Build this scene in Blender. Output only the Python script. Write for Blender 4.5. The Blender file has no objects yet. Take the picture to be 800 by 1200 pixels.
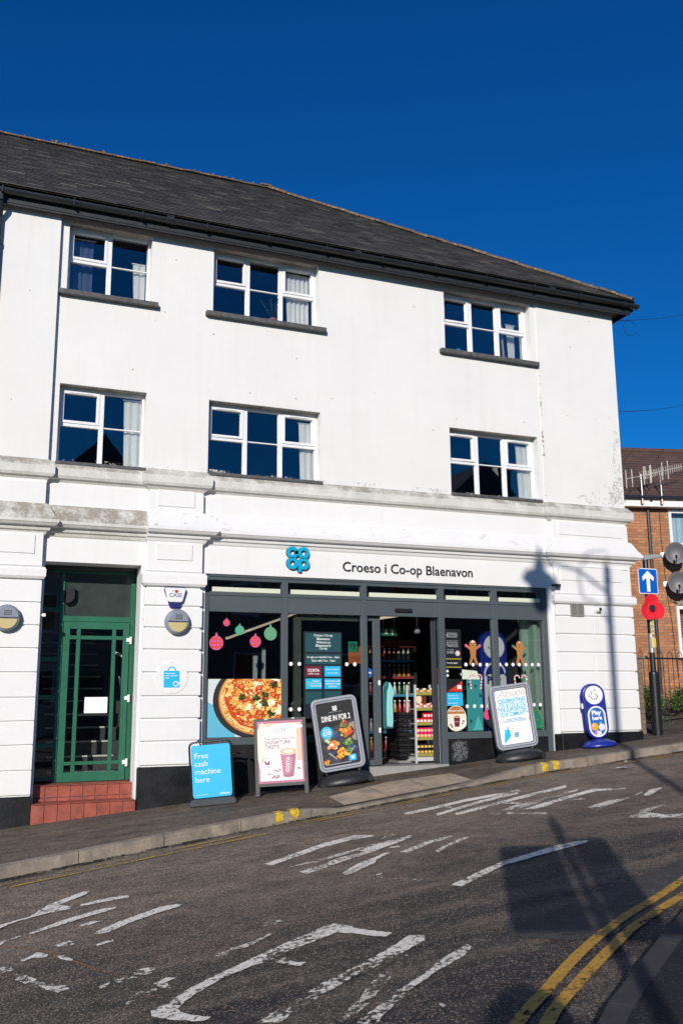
import bpy, bmesh, math, random
from mathutils import Vector, Matrix
random.seed(7)
PI = math.pi
R = math.radians
sc = bpy.context.scene
COL = sc.collection
OFF = {}          # world offset of a thing whose parts are given in world coordinates

# ------------------------------------------------------------------ mesh helpers
class MB:
    def __init__(s):
        s.v = []; s.f = []; s.m = []; s.mats = []; s.cur = 0
    def mat(s, m):
        if m not in s.mats: s.mats.append(m)
        s.cur = s.mats.index(m); return s
    def add(s, vs, fs):
        b = len(s.v); s.v += [tuple(p) for p in vs]
        for f in fs: s.f.append([b + i for i in f]); s.m.append(s.cur)
        return s
    def box(s, x0, x1, y0, y1, z0, z1):
        return s.add([(x0,y0,z0),(x1,y0,z0),(x1,y1,z0),(x0,y1,z0),(x0,y0,z1),(x1,y0,z1),(x1,y1,z1),(x0,y1,z1)],
                     [(0,3,2,1),(4,5,6,7),(0,1,5,4),(1,2,6,5),(2,3,7,6),(3,0,4,7)])
    def tube(s, p0, p1, r0, r1=None, n=12, caps=True):
        r1 = r0 if r1 is None else r1
        p0 = Vector(p0); p1 = Vector(p1); d = (p1-p0).normalized()
        a = d.orthogonal().normalized(); b = d.cross(a)
        vs = []
        for p, r in ((p0,r0),(p1,r1)):
            for i in range(n):
                t = 2*PI*i/n; vs.append(p + a*math.cos(t)*r + b*math.sin(t)*r)
        fs = [(i,(i+1)%n,n+(i+1)%n,n+i) for i in range(n)]
        if caps: fs += [tuple(range(n-1,-1,-1)), tuple(range(n,2*n))]
        return s.add(vs, fs)
    def path(s, pts, r, n=8):
        for a, b in zip(pts, pts[1:]): s.tube(a, b, r, n=n)
        return s
    def lathe(s, c, prof, n=24, sx=1., sy=1.):        # prof: (r, z)
        vs = []; fs = []
        for r, z in prof:
            for i in range(n):
                t = 2*PI*i/n; vs.append((c[0]+r*math.cos(t)*sx, c[1]+r*math.sin(t)*sy, c[2]+z))
        for k in range(len(prof)-1):
            for i in range(n):
                fs.append((k*n+i, k*n+(i+1)%n, (k+1)*n+(i+1)%n, (k+1)*n+i))
        fs.append(tuple(range(n-1,-1,-1))); fs.append(tuple(range((len(prof)-1)*n, len(prof)*n)))
        return s.add(vs, fs)
    def prism(s, poly, w0, w1, plane='xz'):           # poly in plane, extruded from w0 to w1 on the third axis
        def P(a, b, w): return {'xz':(a,w,b), 'xy':(a,b,w), 'yz':(w,a,b)}[plane]
        n = len(poly)
        vs = [P(a,b,w0) for a,b in poly] + [P(a,b,w1) for a,b in poly]
        fs = [tuple(range(n)), tuple(range(2*n-1,n-1,-1))] + [(i,n+i,n+(i+1)%n,(i+1)%n) for i in range(n)]
        return s.add(vs, fs)
    def ring(s, outer, inner, w0, w1):                # frame between two same-length outlines in xz
        n = len(outer)
        vs = [(a,w0,b) for a,b in outer]+[(a,w0,b) for a,b in inner]+[(a,w1,b) for a,b in outer]+[(a,w1,b) for a,b in inner]
        fs = []
        for i in range(n):
            j = (i+1)%n
            fs += [(i,j,n+j,n+i),(2*n+i,3*n+i,3*n+j,2*n+j),(i,2*n+i,2*n+j,j),(n+i,n+j,3*n+j,3*n+i)]
        return s.add(vs, fs)
    def flat(s, poly, w):                              # flat polygon in xz at y = w
        return s.add([(a,w,b) for a,b in poly], [tuple(range(len(poly)))])

def disc(cx, cz, r, n=24, rz=None, a0=0, a1=360):
    rz = r if rz is None else rz
    full = (a1-a0) >= 360
    return [(cx+r*math.cos(R(a0+(a1-a0)*i/(n if full else n-1))), cz+rz*math.sin(R(a0+(a1-a0)*i/(n if full else n-1)))) for i in range(n)]
def rect(x0, x1, z0, z1): return [(x0,z0),(x1,z0),(x1,z1),(x0,z1)]
def rrect(x0, x1, z0, z1, r, k=6):
    o = []
    for cx, cz, a in ((x1-r,z0+r,-90),(x1-r,z1-r,0),(x0+r,z1-r,90),(x0+r,z0+r,180)):
        for i in range(k+1): o.append((cx+r*math.cos(R(a+90*i/k)), cz+r*math.sin(R(a+90*i/k))))
    return o
def clip(poly, x0, x1, z0, z1):
    for ax, lim, sg in ((0,x0,1),(0,x1,-1),(1,z0,1),(1,z1,-1)):
        out = []
        for i, p in enumerate(poly):
            q = poly[i-1]; ip = sg*(p[ax]-lim) >= 0; iq = sg*(q[ax]-lim) >= 0
            if ip != iq:
                t = (lim-q[ax])/(p[ax]-q[ax]); out.append((q[0]+t*(p[0]-q[0]), q[1]+t*(p[1]-q[1])))
            if ip: out.append(p)
        poly = out
        if not poly: return []
    return poly
def blob(cx, cz, r, n=14, j=.25, rnd=random, rz=None):
    k = (rz or r)/r
    return [(cx+r*q*math.cos(2*PI*i/n), cz+r*k*q*math.sin(2*PI*i/n)) for i in range(n) for q in [1+rnd.uniform(-j,j)]]

def thing(name, loc=(0,0,0), label=None, cat=None, group=None, rot=(0,0,0), world=False):
    o = bpy.data.objects.new(name, None); COL.objects.link(o)
    o.location = loc; o.rotation_euler = rot; o.empty_display_size = .2
    OFF[o.name] = Vector(loc) if world else Vector((0,0,0))
    if label: o['label'] = label
    if cat: o['category'] = cat
    if group: o['group'] = group
    return o
def obj(name, mb, mat=None, parent=None, bevel=0, smooth=False, label=None, cat=None, group=None, kind=None, seg=1, auto=None):
    off = OFF[parent.name] if parent else Vector((0,0,0))
    me = bpy.data.meshes.new(name)
    me.from_pydata([tuple(Vector(p)-off) for p in mb.v], [], mb.f)
    mats = mb.mats if mb.mats else [mat]
    for m in mats: me.materials.append(m)
    if mb.mats:
        for p, i in zip(me.polygons, mb.m): p.material_index = i
    me.validate()
    bm = bmesh.new(); bm.from_mesh(me)
    if bevel or smooth or auto: bmesh.ops.remove_doubles(bm, verts=bm.verts, dist=1e-5)
    bmesh.ops.recalc_face_normals(bm, faces=bm.faces) if not getattr(mb, 'keepn', False) else None
    bm.to_mesh(me); bm.free()
    if smooth: me.polygons.foreach_set('use_smooth', [True]*len(me.polygons))
    if auto: me.polygons.foreach_set('use_smooth', [True]*len(me.polygons)); me.set_sharp_from_angle(angle=R(auto))
    o = bpy.data.objects.new(name, me); COL.objects.link(o)
    if bevel:
        b = o.modifiers.new('bevel','BEVEL'); b.width = bevel; b.segments = seg; b.limit_method = 'ANGLE'; b.angle_limit = R(40)
    if parent: o.parent = parent
    OFF[o.name] = off
    if label: o['label'] = label
    if cat: o['category'] = cat
    if group: o['group'] = group
    if kind: o['kind'] = kind
    return o
def structure(name, mb, mat=None, **k): return obj(name, mb, mat, kind='structure', **k)
def text(s, parent, mat, cx, cz, w=None, h=None, y=0., bold=0., name='lettering', extrude=0., rot=0, align='CENTER', line=1.0, label=None, track=1.0):
    """text in the xz plane facing -y, its bounding box centred on (cx,cz) (or left edge at cx), scaled to width w and/or height h"""
    cu = bpy.data.curves.new('t','FONT'); cu.body = s; cu.size = 1; cu.offset = bold; cu.extrude = 0; cu.align_x = align
    cu.space_line = line; cu.space_character = track; cu.resolution_u = 3
    ob = bpy.data.objects.new('t', cu); COL.objects.link(ob)
    dg = bpy.context.evaluated_depsgraph_get(); dg.update()
    me = bpy.data.meshes.new_from_object(ob.evaluated_get(dg))
    bpy.data.objects.remove(ob); bpy.data.curves.remove(cu)
    xs = [v.co.x for v in me.vertices]; ys = [v.co.y for v in me.vertices]
    bw = max(xs)-min(xs); bh = max(ys)-min(ys)
    kx = w/bw if w else h/bh; kz = h/bh if h else kx
    mx = (max(xs)+min(xs))/2 if align == 'CENTER' else min(xs); mz = (max(ys)+min(ys))/2
    off = OFF[parent.name]; ca, sa = math.cos(R(rot)), math.sin(R(rot))
    for v in me.vertices:
        a = (v.co.x-mx)*kx; b = (v.co.y-mz)*kz
        v.co = Vector((cx+a*ca-b*sa, y, cz+a*sa+b*ca)) - off
    if extrude:
        bm = bmesh.new(); bm.from_mesh(me)
        bmesh.ops.dissolve_limit(bm, angle_limit=.01, verts=bm.verts, edges=bm.edges)
        r = bmesh.ops.extrude_face_region(bm, geom=bm.faces[:])
        bmesh.ops.translate(bm, vec=(0,-extrude,0), verts=[g for g in r['geom'] if isinstance(g, bmesh.types.BMVert)])
        bmesh.ops.recalc_face_normals(bm, faces=bm.faces); bm.to_mesh(me); bm.free()
    me.materials.clear(); me.materials.append(mat)
    o = bpy.data.objects.new(name, me); COL.objects.link(o); o.parent = parent; OFF[o.name] = off
    if label: o['label'] = label
    return o

# ------------------------------------------------------------------ materials
def nm(name):
    m = bpy.data.materials.new(name); m.use_nodes = True
    nt = m.node_tree; return m, nt, nt.nodes, nt.links, nt.nodes['Principled BSDF']
def srgb(r, g, b):
    return tuple(((c/255)/12.92 if c/255 <= .04045 else ((c/255+.055)/1.055)**2.4) for c in (r,g,b))
def N(ns, t, **k):
    n = ns.new(t)
    for a, b in k.items():
        if a.startswith('i_'):
            key = a[2:].replace('_',' '); n.inputs[key].default_value = b
        else: setattr(n, a, b)
    return n
def ramp(ns, stops, interp='LINEAR'):
    r = ns.new('ShaderNodeValToRGB'); e = r.color_ramp; e.interpolation = interp
    while len(e.elements) > 1: e.elements.remove(e.elements[-1])
    e.elements[0].position = stops[0][0]; e.elements[0].color = c4(stops[0][1])
    for p, c in stops[1:]: el = e.elements.new(p); el.color = c4(c)
    return r
def c4(c):
    if isinstance(c, (int,float)): return (c,c,c,1)
    return tuple(c)+(1,) if len(c) == 3 else c
def mixc(ns, ls, fac, a, b, mode='MIX'):
    m = ns.new('ShaderNodeMix'); m.data_type = 'RGBA'; m.blend_type = mode
    for sock, v in ((m.inputs[0],fac),(m.inputs[6],a),(m.inputs[7],b)):
        if hasattr(v,'is_output'): ls.new(v, sock)
        else: sock.default_value = c4(v) if sock.type == 'RGBA' else v
    return m.outputs[2]
def coords(ns): return ns.new('ShaderNodeNewGeometry').outputs['Position']
def simple(name, col, rough=.6, metal=0., var=.12, scale=8., bump=0., spec=.5, coat=0.):
    m, nt, ns, ls, p = nm(name)
    no = N(ns,'ShaderNodeTexNoise', i_Scale=scale, i_Detail=6., i_Roughness=.65); tc = ns.new('ShaderNodeTexCoord'); ls.new(tc.outputs['Object'], no.inputs['Vector'])
    d = tuple(c*(1-var) for c in col); l = tuple(min(1,c*(1+var)) for c in col)
    r = ramp(ns, [(.3,d),(.7,l)]); ls.new(no.outputs['Fac'], r.inputs[0]); ls.new(r.outputs[0], p.inputs['Base Color'])
    p.inputs['Roughness'].default_value = rough; p.inputs['Metallic'].default_value = metal
    p.inputs['Specular IOR Level'].default_value = spec; p.inputs['Coat Weight'].default_value = coat
    if bump:
        n2 = N(ns,'ShaderNodeTexNoise', i_Scale=scale*9, i_Detail=5.); ls.new(tc.outputs['Object'], n2.inputs['Vector'])
        b = N(ns,'ShaderNodeBump', i_Strength=bump, i_Distance=.01); ls.new(n2.outputs['Fac'], b.inputs['Height']); ls.new(b.outputs[0], p.inputs['Normal'])
    return m
def emit(name, col, st):
    m, nt, ns, ls, p = nm(name); p.inputs['Base Color'].default_value = c4(col)
    p.inputs['Emission Color'].default_value = c4(col); p.inputs['Emission Strength'].default_value = st; return m
def glass(name, tint=(.75,.8,.82), boost=1.7):
    m, nt, ns, ls, p = nm(name); ns.remove(p); out = ns['Material Output']
    tr = N(ns,'ShaderNodeBsdfTransparent', i_Color=c4(tint)); gl = N(ns,'ShaderNodeBsdfGlossy', i_Color=(1,1,1,1), i_Roughness=.012)
    fr = N(ns,'ShaderNodeFresnel', i_IOR=1.5); mu = N(ns,'ShaderNodeMath', operation='MULTIPLY'); mu.inputs[1].default_value = boost; mu.use_clamp = True
    no = N(ns,'ShaderNodeTexNoise', i_Scale=1.6, i_Detail=1.); ls.new(coords(ns), no.inputs['Vector'])
    b = N(ns,'ShaderNodeBump', i_Strength=.03, i_Distance=.05); ls.new(no.outputs['Fac'], b.inputs['Height']); ls.new(b.outputs[0], gl.inputs['Normal'])
    mx = ns.new('ShaderNodeMixShader'); ls.new(fr.outputs[0], mu.inputs[0]); ls.new(mu.outputs[0], mx.inputs[0]); ls.new(tr.outputs[0], mx.inputs[1]); ls.new(gl.outputs[0], mx.inputs[2])
    ls.new(mx.outputs[0], out.inputs[0]); return m

def white_render(name, dirt=0., specks=.0, base=(.80,.80,.785)):
    m, nt, ns, ls, p = nm(name); pos = coords(ns)
    n1 = N(ns,'ShaderNodeTexNoise', i_Scale=.9, i_Detail=6., i_Roughness=.6); ls.new(pos, n1.inputs['Vector'])
    r1 = ramp(ns, [(.3,tuple(c*.945 for c in base)),(.65,base)]); ls.new(n1.outputs['Fac'], r1.inputs[0])
    col = r1.outputs[0]
    # vertical run-off marks, stretched noise
    mp = N(ns,'ShaderNodeMapping'); mp.inputs['Scale'].default_value = (7,7,.45); ls.new(pos, mp.inputs['Vector'])
    n2 = N(ns,'ShaderNodeTexNoise', i_Scale=1., i_Detail=5., i_Roughness=.6); ls.new(mp.outputs[0], n2.inputs['Vector'])
    r2 = ramp(ns, [(.52,0.),(.78,.16)]); ls.new(n2.outputs['Fac'], r2.inputs[0])
    col = mixc(ns, ls, r2.outputs[0], col, (.55,.53,.47))
    if specks:
        vo = N(ns,'ShaderNodeTexVoronoi', i_Scale=7.); ls.new(pos, vo.inputs['Vector'])
        cr = N(ns,'ShaderNodeSeparateColor'); ls.new(vo.outputs['Color'], cr.inputs[0])
        gt = N(ns,'ShaderNodeMath', operation='GREATER_THAN'); gt.inputs[1].default_value = 1-specks; ls.new(cr.outputs[0], gt.inputs[0])
        nn = N(ns,'ShaderNodeTexNoise', i_Scale=60., i_Detail=2.); ls.new(pos, nn.inputs['Vector'])
        ad = N(ns,'ShaderNodeMath', operation='MULTIPLY_ADD'); ls.new(nn.outputs['Fac'], ad.inputs[0]); ad.inputs[1].default_value = .12; ls.new(vo.outputs['Distance'], ad.inputs[2])
        lt = ramp(ns, [(.13,1.),(.17,0.)]); ls.new(ad.outputs[0], lt.inputs[0])
        mu = N(ns,'ShaderNodeMath', operation='MULTIPLY'); ls.new(gt.outputs[0], mu.inputs[0]); ls.new(lt.outputs[0], mu.inputs[1])
        mu2 = N(ns,'ShaderNodeMath', operation='MULTIPLY'); ls.new(mu.outputs[0], mu2.inputs[0]); mu2.inputs[1].default_value = .75
        col = mixc(ns, ls, mu2.outputs[0], col, (.30,.19,.07))
    if dirt:
        n3 = N(ns,'ShaderNodeTexNoise', i_Scale=5., i_Detail=9., i_Roughness=.75); ls.new(pos, n3.inputs['Vector'])
        r3 = ramp(ns, [(.60-dirt*.3,0.),(.74-dirt*.2,.78)]); ls.new(n3.outputs['Fac'], r3.inputs[0])
        # weather collects on faces that look up, and in patches along the run
        ge = ns.new('ShaderNodeNewGeometry'); sx = ns.new('ShaderNodeSeparateXYZ'); ls.new(ge.outputs['Normal'], sx.inputs[0])
        r4 = ramp(ns, [(.05,.35),(.4,1.)]); ls.new(sx.outputs[2], r4.inputs[0])
        n5 = N(ns,'ShaderNodeTexNoise', i_Scale=.7, i_Detail=3.); ls.new(pos, n5.inputs['Vector']); r5 = ramp(ns, [(.32,.45),(.55,1.)]); ls.new(n5.outputs['Fac'], r5.inputs[0])
        a = N(ns,'ShaderNodeMath', operation='MULTIPLY'); ls.new(r3.outputs[0], a.inputs[0]); ls.new(r4.outputs[0], a.inputs[1])
        b_ = N(ns,'ShaderNodeMath', operation='MULTIPLY'); ls.new(a.outputs[0], b_.inputs[0]); ls.new(r5.outputs[0], b_.inputs[1])
        col = mixc(ns, ls, b_.outputs[0], col, (.19,.165,.12))
        n6 = N(ns,'ShaderNodeTexNoise', i_Scale=24., i_Detail=4., i_Roughness=.7); ls.new(pos, n6.inputs['Vector']); r6 = ramp(ns, [(.63,0.),(.7,.75)]); ls.new(n6.outputs['Fac'], r6.inputs[0])
        c_ = N(ns,'ShaderNodeMath', operation='MULTIPLY'); ls.new(r6.outputs[0], c_.inputs[0]); ls.new(r4.outputs[0], c_.inputs[1])
        col = mixc(ns, ls, c_.outputs[0], col, (.36,.25,.08))
    ls.new(col, p.inputs['Base Color']); p.inputs['Roughness'].default_value = .75; p.inputs['Specular IOR Level'].default_value = .25
    nb = N(ns,'ShaderNodeTexNoise', i_Scale=45., i_Detail=6.); ls.new(pos, nb.inputs['Vector'])
    nb2 = N(ns,'ShaderNodeTexNoise', i_Scale=3., i_Detail=2.); ls.new(pos, nb2.inputs['Vector'])
    ad = N(ns,'ShaderNodeMath', operation='MULTIPLY_ADD'); ls.new(nb2.outputs['Fac'], ad.inputs[0]); ad.inputs[1].default_value = 2.5; ls.new(nb.outputs['Fac'], ad.inputs[2])
    b = N(ns,'ShaderNodeBump', i_Strength=.25, i_Distance=.006); ls.new(ad.outputs[0], b.inputs['Height']); ls.new(b.outputs[0], p.inputs['Normal'])
    return m

def asphalt(name, dark, light, chip, chips=.12, fine=90., bumpd=.006, patch=None, streaks=None):
    m, nt, ns, ls, p = nm(name); pos = coords(ns)
    n1 = N(ns,'ShaderNodeTexNoise', i_Scale=1.1, i_Detail=7., i_Roughness=.6); ls.new(pos, n1.inputs['Vector'])
    r1 = ramp(ns, [(.32,dark),(.68,light)]); ls.new(n1.outputs['Fac'], r1.inputs[0]); col = r1.outputs[0]
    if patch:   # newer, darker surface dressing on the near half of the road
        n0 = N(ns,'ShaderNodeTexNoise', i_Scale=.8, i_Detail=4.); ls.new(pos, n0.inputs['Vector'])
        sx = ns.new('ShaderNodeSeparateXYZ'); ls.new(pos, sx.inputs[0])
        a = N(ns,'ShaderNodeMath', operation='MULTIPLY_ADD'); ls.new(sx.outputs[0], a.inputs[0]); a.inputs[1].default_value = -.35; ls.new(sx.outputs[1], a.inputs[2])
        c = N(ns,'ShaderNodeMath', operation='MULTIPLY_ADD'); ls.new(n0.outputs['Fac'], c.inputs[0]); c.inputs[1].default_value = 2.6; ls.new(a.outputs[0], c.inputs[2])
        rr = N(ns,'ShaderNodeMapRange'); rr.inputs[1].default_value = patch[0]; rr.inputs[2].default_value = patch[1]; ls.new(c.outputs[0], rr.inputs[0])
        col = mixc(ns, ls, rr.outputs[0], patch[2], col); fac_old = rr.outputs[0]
    if streaks:
        mp = N(ns,'ShaderNodeMapping'); mp.inputs['Scale'].default_value = (.6,3.2,1); mp.inputs['Rotation'].default_value = (0,0,R(-14)); ls.new(pos, mp.inputs['Vector'])
        n4 = N(ns,'ShaderNodeTexNoise', i_Scale=1., i_Detail=6., i_Roughness=.62); ls.new(mp.outputs[0], n4.inputs['Vector'])
        r4 = ramp(ns, [(.45,0.),(.66,streaks[0])]); ls.new(n4.outputs['Fac'], r4.inputs[0]); col = mixc(ns, ls, r4.outputs[0], col, streaks[1])
        n7 = N(ns,'ShaderNodeTexNoise', i_Scale=2.3, i_Detail=6., i_Roughness=.6); ls.new(mp.outputs[0], n7.inputs['Vector'])
        r7 = ramp(ns, [(.56,0.),(.72,.65)]); ls.new(n7.outputs['Fac'], r7.inputs[0]); col = mixc(ns, ls, r7.outputs[0], col, tuple(c*.6 for c in dark))
    nq = N(ns,'ShaderNodeTexNoise', i_Scale=5.5, i_Detail=8., i_Roughness=.7); ls.new(pos, nq.inputs['Vector'])
    rq = ramp(ns, [(.34,.62),(.5,1.),(.66,1.28)]); ls.new(nq.outputs['Fac'], rq.inputs[0]); col = mixc(ns, ls, 1., col, rq.outputs[0], 'MULTIPLY')
    vo = N(ns,'ShaderNodeTexVoronoi', i_Scale=fine); ls.new(pos, vo.inputs['Vector'])
    sc_ = ns.new('ShaderNodeSeparateColor'); ls.new(vo.outputs['Color'], sc_.inputs[0])
    rv = ramp(ns, [(0.,.35),(.55,.9),(1.,2.1)]); ls.new(sc_.outputs[0], rv.inputs[0]); col = mixc(ns, ls, 1., col, rv.outputs[0], 'MULTIPLY')
    gt = ramp(ns, [(1-chips-.01,0.),(1-chips,.85)]); ls.new(sc_.outputs[1], gt.inputs[0]); col = mixc(ns, ls, gt.outputs[0], col, chip)
    ls.new(col, p.inputs['Base Color']); p.inputs['Roughness'].default_value = .8; p.inputs['Specular IOR Level'].default_value = .35
    mr = ramp(ns, [(0.,1.),(.6,0.)]); ls.new(vo.outputs['Distance'], mr.inputs[0])
    no = N(ns,'ShaderNodeTexNoise', i_Scale=22., i_Detail=8., i_Roughness=.7); ls.new(pos, no.inputs['Vector'])
    ad = N(ns,'ShaderNodeMath', operation='MULTIPLY_ADD'); ls.new(no.outputs['Fac'], ad.inputs[0]); ad.inputs[1].default_value = 1.6; ls.new(mr.outputs[0], ad.inputs[2])
    b = N(ns,'ShaderNodeBump', i_Strength=.85, i_Distance=bumpd); ls.new(ad.outputs[0], b.inputs['Height']); ls.new(b.outputs[0], p.inputs['Normal'])
    return m

def worn_paint(name, col, wear):       # thermoplastic that has broken up: transparent where it has gone
    m, nt, ns, ls, p = nm(name); pos = coords(ns)
    n1 = N(ns,'ShaderNodeTexNoise', i_Scale=26., i_Detail=9., i_Roughness=.72); ls.new(pos, n1.inputs['Vector'])
    n2 = N(ns,'ShaderNodeTexNoise', i_Scale=2.6, i_Detail=3.); ls.new(pos, n2.inputs['Vector'])
    ad = N(ns,'ShaderNodeMath', operation='MULTIPLY_ADD'); ls.new(n2.outputs['Fac'], ad.inputs[0]); ad.inputs[1].default_value = .55; ls.new(n1.outputs['Fac'], ad.inputs[2])
    g = ramp(ns, [(max(0,wear-.012),0.),(wear+.012,1.)]); ls.new(ad.outputs[0], g.inputs[0])
    n3 = N(ns,'ShaderNodeTexNoise', i_Scale=30., i_Detail=8., i_Roughness=.7); ls.new(pos, n3.inputs['Vector'])
    r3 = ramp(ns, [(.30,tuple(c*.45 for c in col)),(.52,col)]); ls.new(n3.outputs['Fac'], r3.inputs[0]); ls.new(r3.outputs[0], p.inputs['Base Color'])
    p.inputs['Roughness'].default_value = .7
    tr = ns.new('ShaderNodeBsdfTransparent'); mx = ns.new('ShaderNodeMixShader'); ls.new(g.outputs[0], mx.inputs[0]); ls.new(tr.outputs[0], mx.inputs[1]); ls.new(p.outputs[0], mx.inputs[2])
    ls.new(mx.outputs[0], ns['Material Output'].inputs[0]); return m

def brickmat(name, c1, c2, mortar, bw=.225, bh=.075, uvrot=0., ms=.01):
    m, nt, ns, ls, p = nm(name); tc = ns.new('ShaderNodeTexCoord')
    mp = N(ns,'ShaderNodeMapping'); mp.inputs['Rotation'].default_value = (R(90),0,0)
    ls.new(tc.outputs['Object'], mp.inputs['Vector'])
    br = N(ns,'ShaderNodeTexBrick'); ls.new(mp.outputs[0], br.inputs['Vector'])
    br.inputs['Color1'].default_value = c4(c1); br.inputs['Color2'].default_value = c4(c2); br.inputs['Mortar'].default_value = c4(mortar)
    br.inputs['Scale'].default_value = 1; br.inputs['Brick Width'].default_value = bw; br.inputs['Row Height'].default_value = bh; br.inputs['Mortar Size'].default_value = ms
    no = N(ns,'ShaderNodeTexNoise', i_Scale=3., i_Detail=7.); ls.new(tc.outputs['Object'], no.inputs['Vector'])
    r = ramp(ns, [(.3,.72),(.7,1.15)]); ls.new(no.outputs['Fac'], r.inputs[0])
    col = mixc(ns, ls, 1., br.outputs['Color'], r.outputs[0], 'MULTIPLY'); ls.new(col, p.inputs['Base Color']); p.inputs['Roughness'].default_value = .85
    b = N(ns,'ShaderNodeBump', i_Strength=.6, i_Distance=.008); b.invert = True; ls.new(br.outputs['Fac'], b.inputs['Height']); ls.new(b.outputs[0], p.inputs['Normal'])
    return m
def island(name, stops, rough=.7, bump=.4, extra=None, scale=1.):
    """every loose piece of the mesh gets its own tone"""
    m, nt, ns, ls, p = nm(name); ge = ns.new('ShaderNodeNewGeometry')
    r = ramp(ns, stops); ls.new(ge.outputs['Random Per Island'], r.inputs[0]); col = r.outputs[0]
    no = N(ns,'ShaderNodeTexNoise', i_Scale=9.*scale, i_Detail=8., i_Roughness=.7); ls.new(ge.outputs['Position'], no.inputs['Vector'])
    rr = ramp(ns, [(.3,.7),(.7,1.25)]); ls.new(no.outputs['Fac'], rr.inputs[0]); col = mixc(ns, ls, 1., col, rr.outputs[0], 'MULTIPLY')
    if extra:
        n2 = N(ns,'ShaderNodeTexNoise', i_Scale=extra[0], i_Detail=7., i_Roughness=.7); ls.new(ge.outputs['Position'], n2.inputs['Vector'])
        r2 = ramp(ns, [(extra[1],0.),(extra[1]+.05,extra[3])]); ls.new(n2.outputs['Fac'], r2.inputs[0]); col = mixc(ns, ls, r2.outputs[0], col, extra[2])
    ls.new(col, p.inputs['Base Color']); p.inputs['Roughness'].default_value = rough
    b = N(ns,'ShaderNodeBump', i_Strength=bump, i_Distance=.006); ls.new(no.outputs['Fac'], b.inputs['Height']); ls.new(b.outputs[0], p.inputs['Normal'])
    return m

M = {}
M['white'] = white_render('white_masonry_paint', specks=.11, base=(.765,.757,.74))
M['white_low'] = white_render('fresh_white_paint', base=(.775,.77,.765))
M['white_dirty'] = white_render('weathered_white_moulding', dirt=.9, base=(.72,.71,.67))
M['white_some'] = white_render('slightly_weathered_moulding', dirt=.03, base=(.775,.77,.765))
M['upvc'] = simple('white_window_plastic', (.78,.78,.79), .35, var=.03)
M['sill'] = simple('slate_sill', (.085,.085,.085), .7, var=.45, scale=14, bump=.3)
M['plinth'] = simple('black_plinth_paint', (.0085,.0085,.010), .45, var=.9, scale=3, bump=.22)
M['slate'] = island('roof_slate', [(0,(.044,.041,.041)),(.4,(.062,.059,.057)),(.85,(.088,.082,.078)),(.94,(.11,.103,.092)),(1,(.17,.16,.135))], .65, .5, extra=(9,.66,(.14,.13,.07),.6))
M['ridge'] = island('lichened_ridge_tile', [(0,(.09,.065,.05)),(.5,(.15,.09,.055)),(1,(.11,.09,.07))], .8, .6, extra=(14,.55,(.38,.27,.09),.8))
M['gutter'] = simple('black_gutter_plastic', (.022,.023,.026), .32, var=.25, scale=4)
M['fasciab'] = simple('black_fascia_board', (.02,.021,.024), .5, var=.2)
M['grey'] = simple('grey_shopfront_aluminium', srgb(78,86,90), .42, var=.06, scale=3)
M['grey2'] = simple('grey_sign_frame_plastic', srgb(150,154,165), .45, var=.05)
M['green'] = simple('green_door_paint', srgb(42,100,78), .35, var=.14, scale=5)
M['tile'] = simple('red_quarry_tile', (.30,.075,.05), .5, var=.3, scale=6)
M['grout'] = simple('tile_grout', (.12,.085,.075), .9)
M['glass'] = glass('window_glass', (.90,.92,.93), 2.1)
M['shopglass'] = glass('shop_glass', (.85,.87,.88), 1.6)
M['doorglass'] = glass('door_glass', (.92,.93,.93), .9)
M['frost'] = simple('frosted_glass', (.035,.045,.042), .22, var=.3, scale=2)
M['room'] = simple('dark_room', (.06,.06,.065), .9)
M['curtain'] = simple('white_curtain', (.75,.74,.70), .9, var=.05)
M['palegreen'] = simple('pale_green_wall', srgb(150,178,160), .6, var=.05)
M['black'] = simple('black_plastic', (.015,.015,.017), .4, var=.2)
M['blackm'] = simple('black_metal_paint', (.014,.014,.015), .35, var=.3, scale=20)
M['wht'] = simple('white_print', (.82,.82,.82), .5, var=.0)
M['wht2'] = simple('white_enamel', (.78,.78,.78), .4, var=.04)
M['ink'] = simple('dark_lettering', srgb(24,30,44), .45, var=.05)
M['coopblue'] = simple('bright_blue_plastic', srgb(14,164,206), .35, var=.04)
M['cyan'] = simple('cyan_print', srgb(40,178,224), .45, var=.02)
M['lampgrey'] = simple('grey_lamp_casting', srgb(128,136,146), .5, var=.08)
M['amber'] = simple('cream_lamp_diffuser', srgb(196,178,128), .45, var=.08)
M['concrete'] = simple('kerb_concrete', (.23,.19,.15), .85, var=.4, scale=5, bump=.6)
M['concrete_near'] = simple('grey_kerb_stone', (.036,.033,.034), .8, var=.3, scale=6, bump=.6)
M['slab'] = simple('concrete_crossing', (.38,.30,.22), .85, var=.3, scale=4, bump=.5)
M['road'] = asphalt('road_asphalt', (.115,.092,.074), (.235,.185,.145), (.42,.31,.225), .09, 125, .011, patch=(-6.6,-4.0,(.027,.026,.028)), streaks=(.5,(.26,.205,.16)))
M['pave'] = asphalt('pavement_asphalt', (.068,.052,.040), (.145,.112,.083), (.17,.14,.11), .05, 170, .005, streaks=(.65,(.20,.155,.115)))
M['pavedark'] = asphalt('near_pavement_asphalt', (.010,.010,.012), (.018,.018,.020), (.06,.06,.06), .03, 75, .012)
M['patch'] = asphalt('trench_repair_asphalt', (.045,.042,.042), (.07,.064,.06), (.12,.11,.1), .03, 140, .002)
M['paint0'] = worn_paint('road_paint_solid', (.88,.81,.71), .715)
M['paint1'] = worn_paint('road_paint_worn', (.86,.79,.69), .78)
M['paint2'] = worn_paint('road_paint_very_worn', (.74,.67,.58), .805)
M['yellow0'] = worn_paint('yellow_road_paint', (.52,.28,.025), .70)
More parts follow.
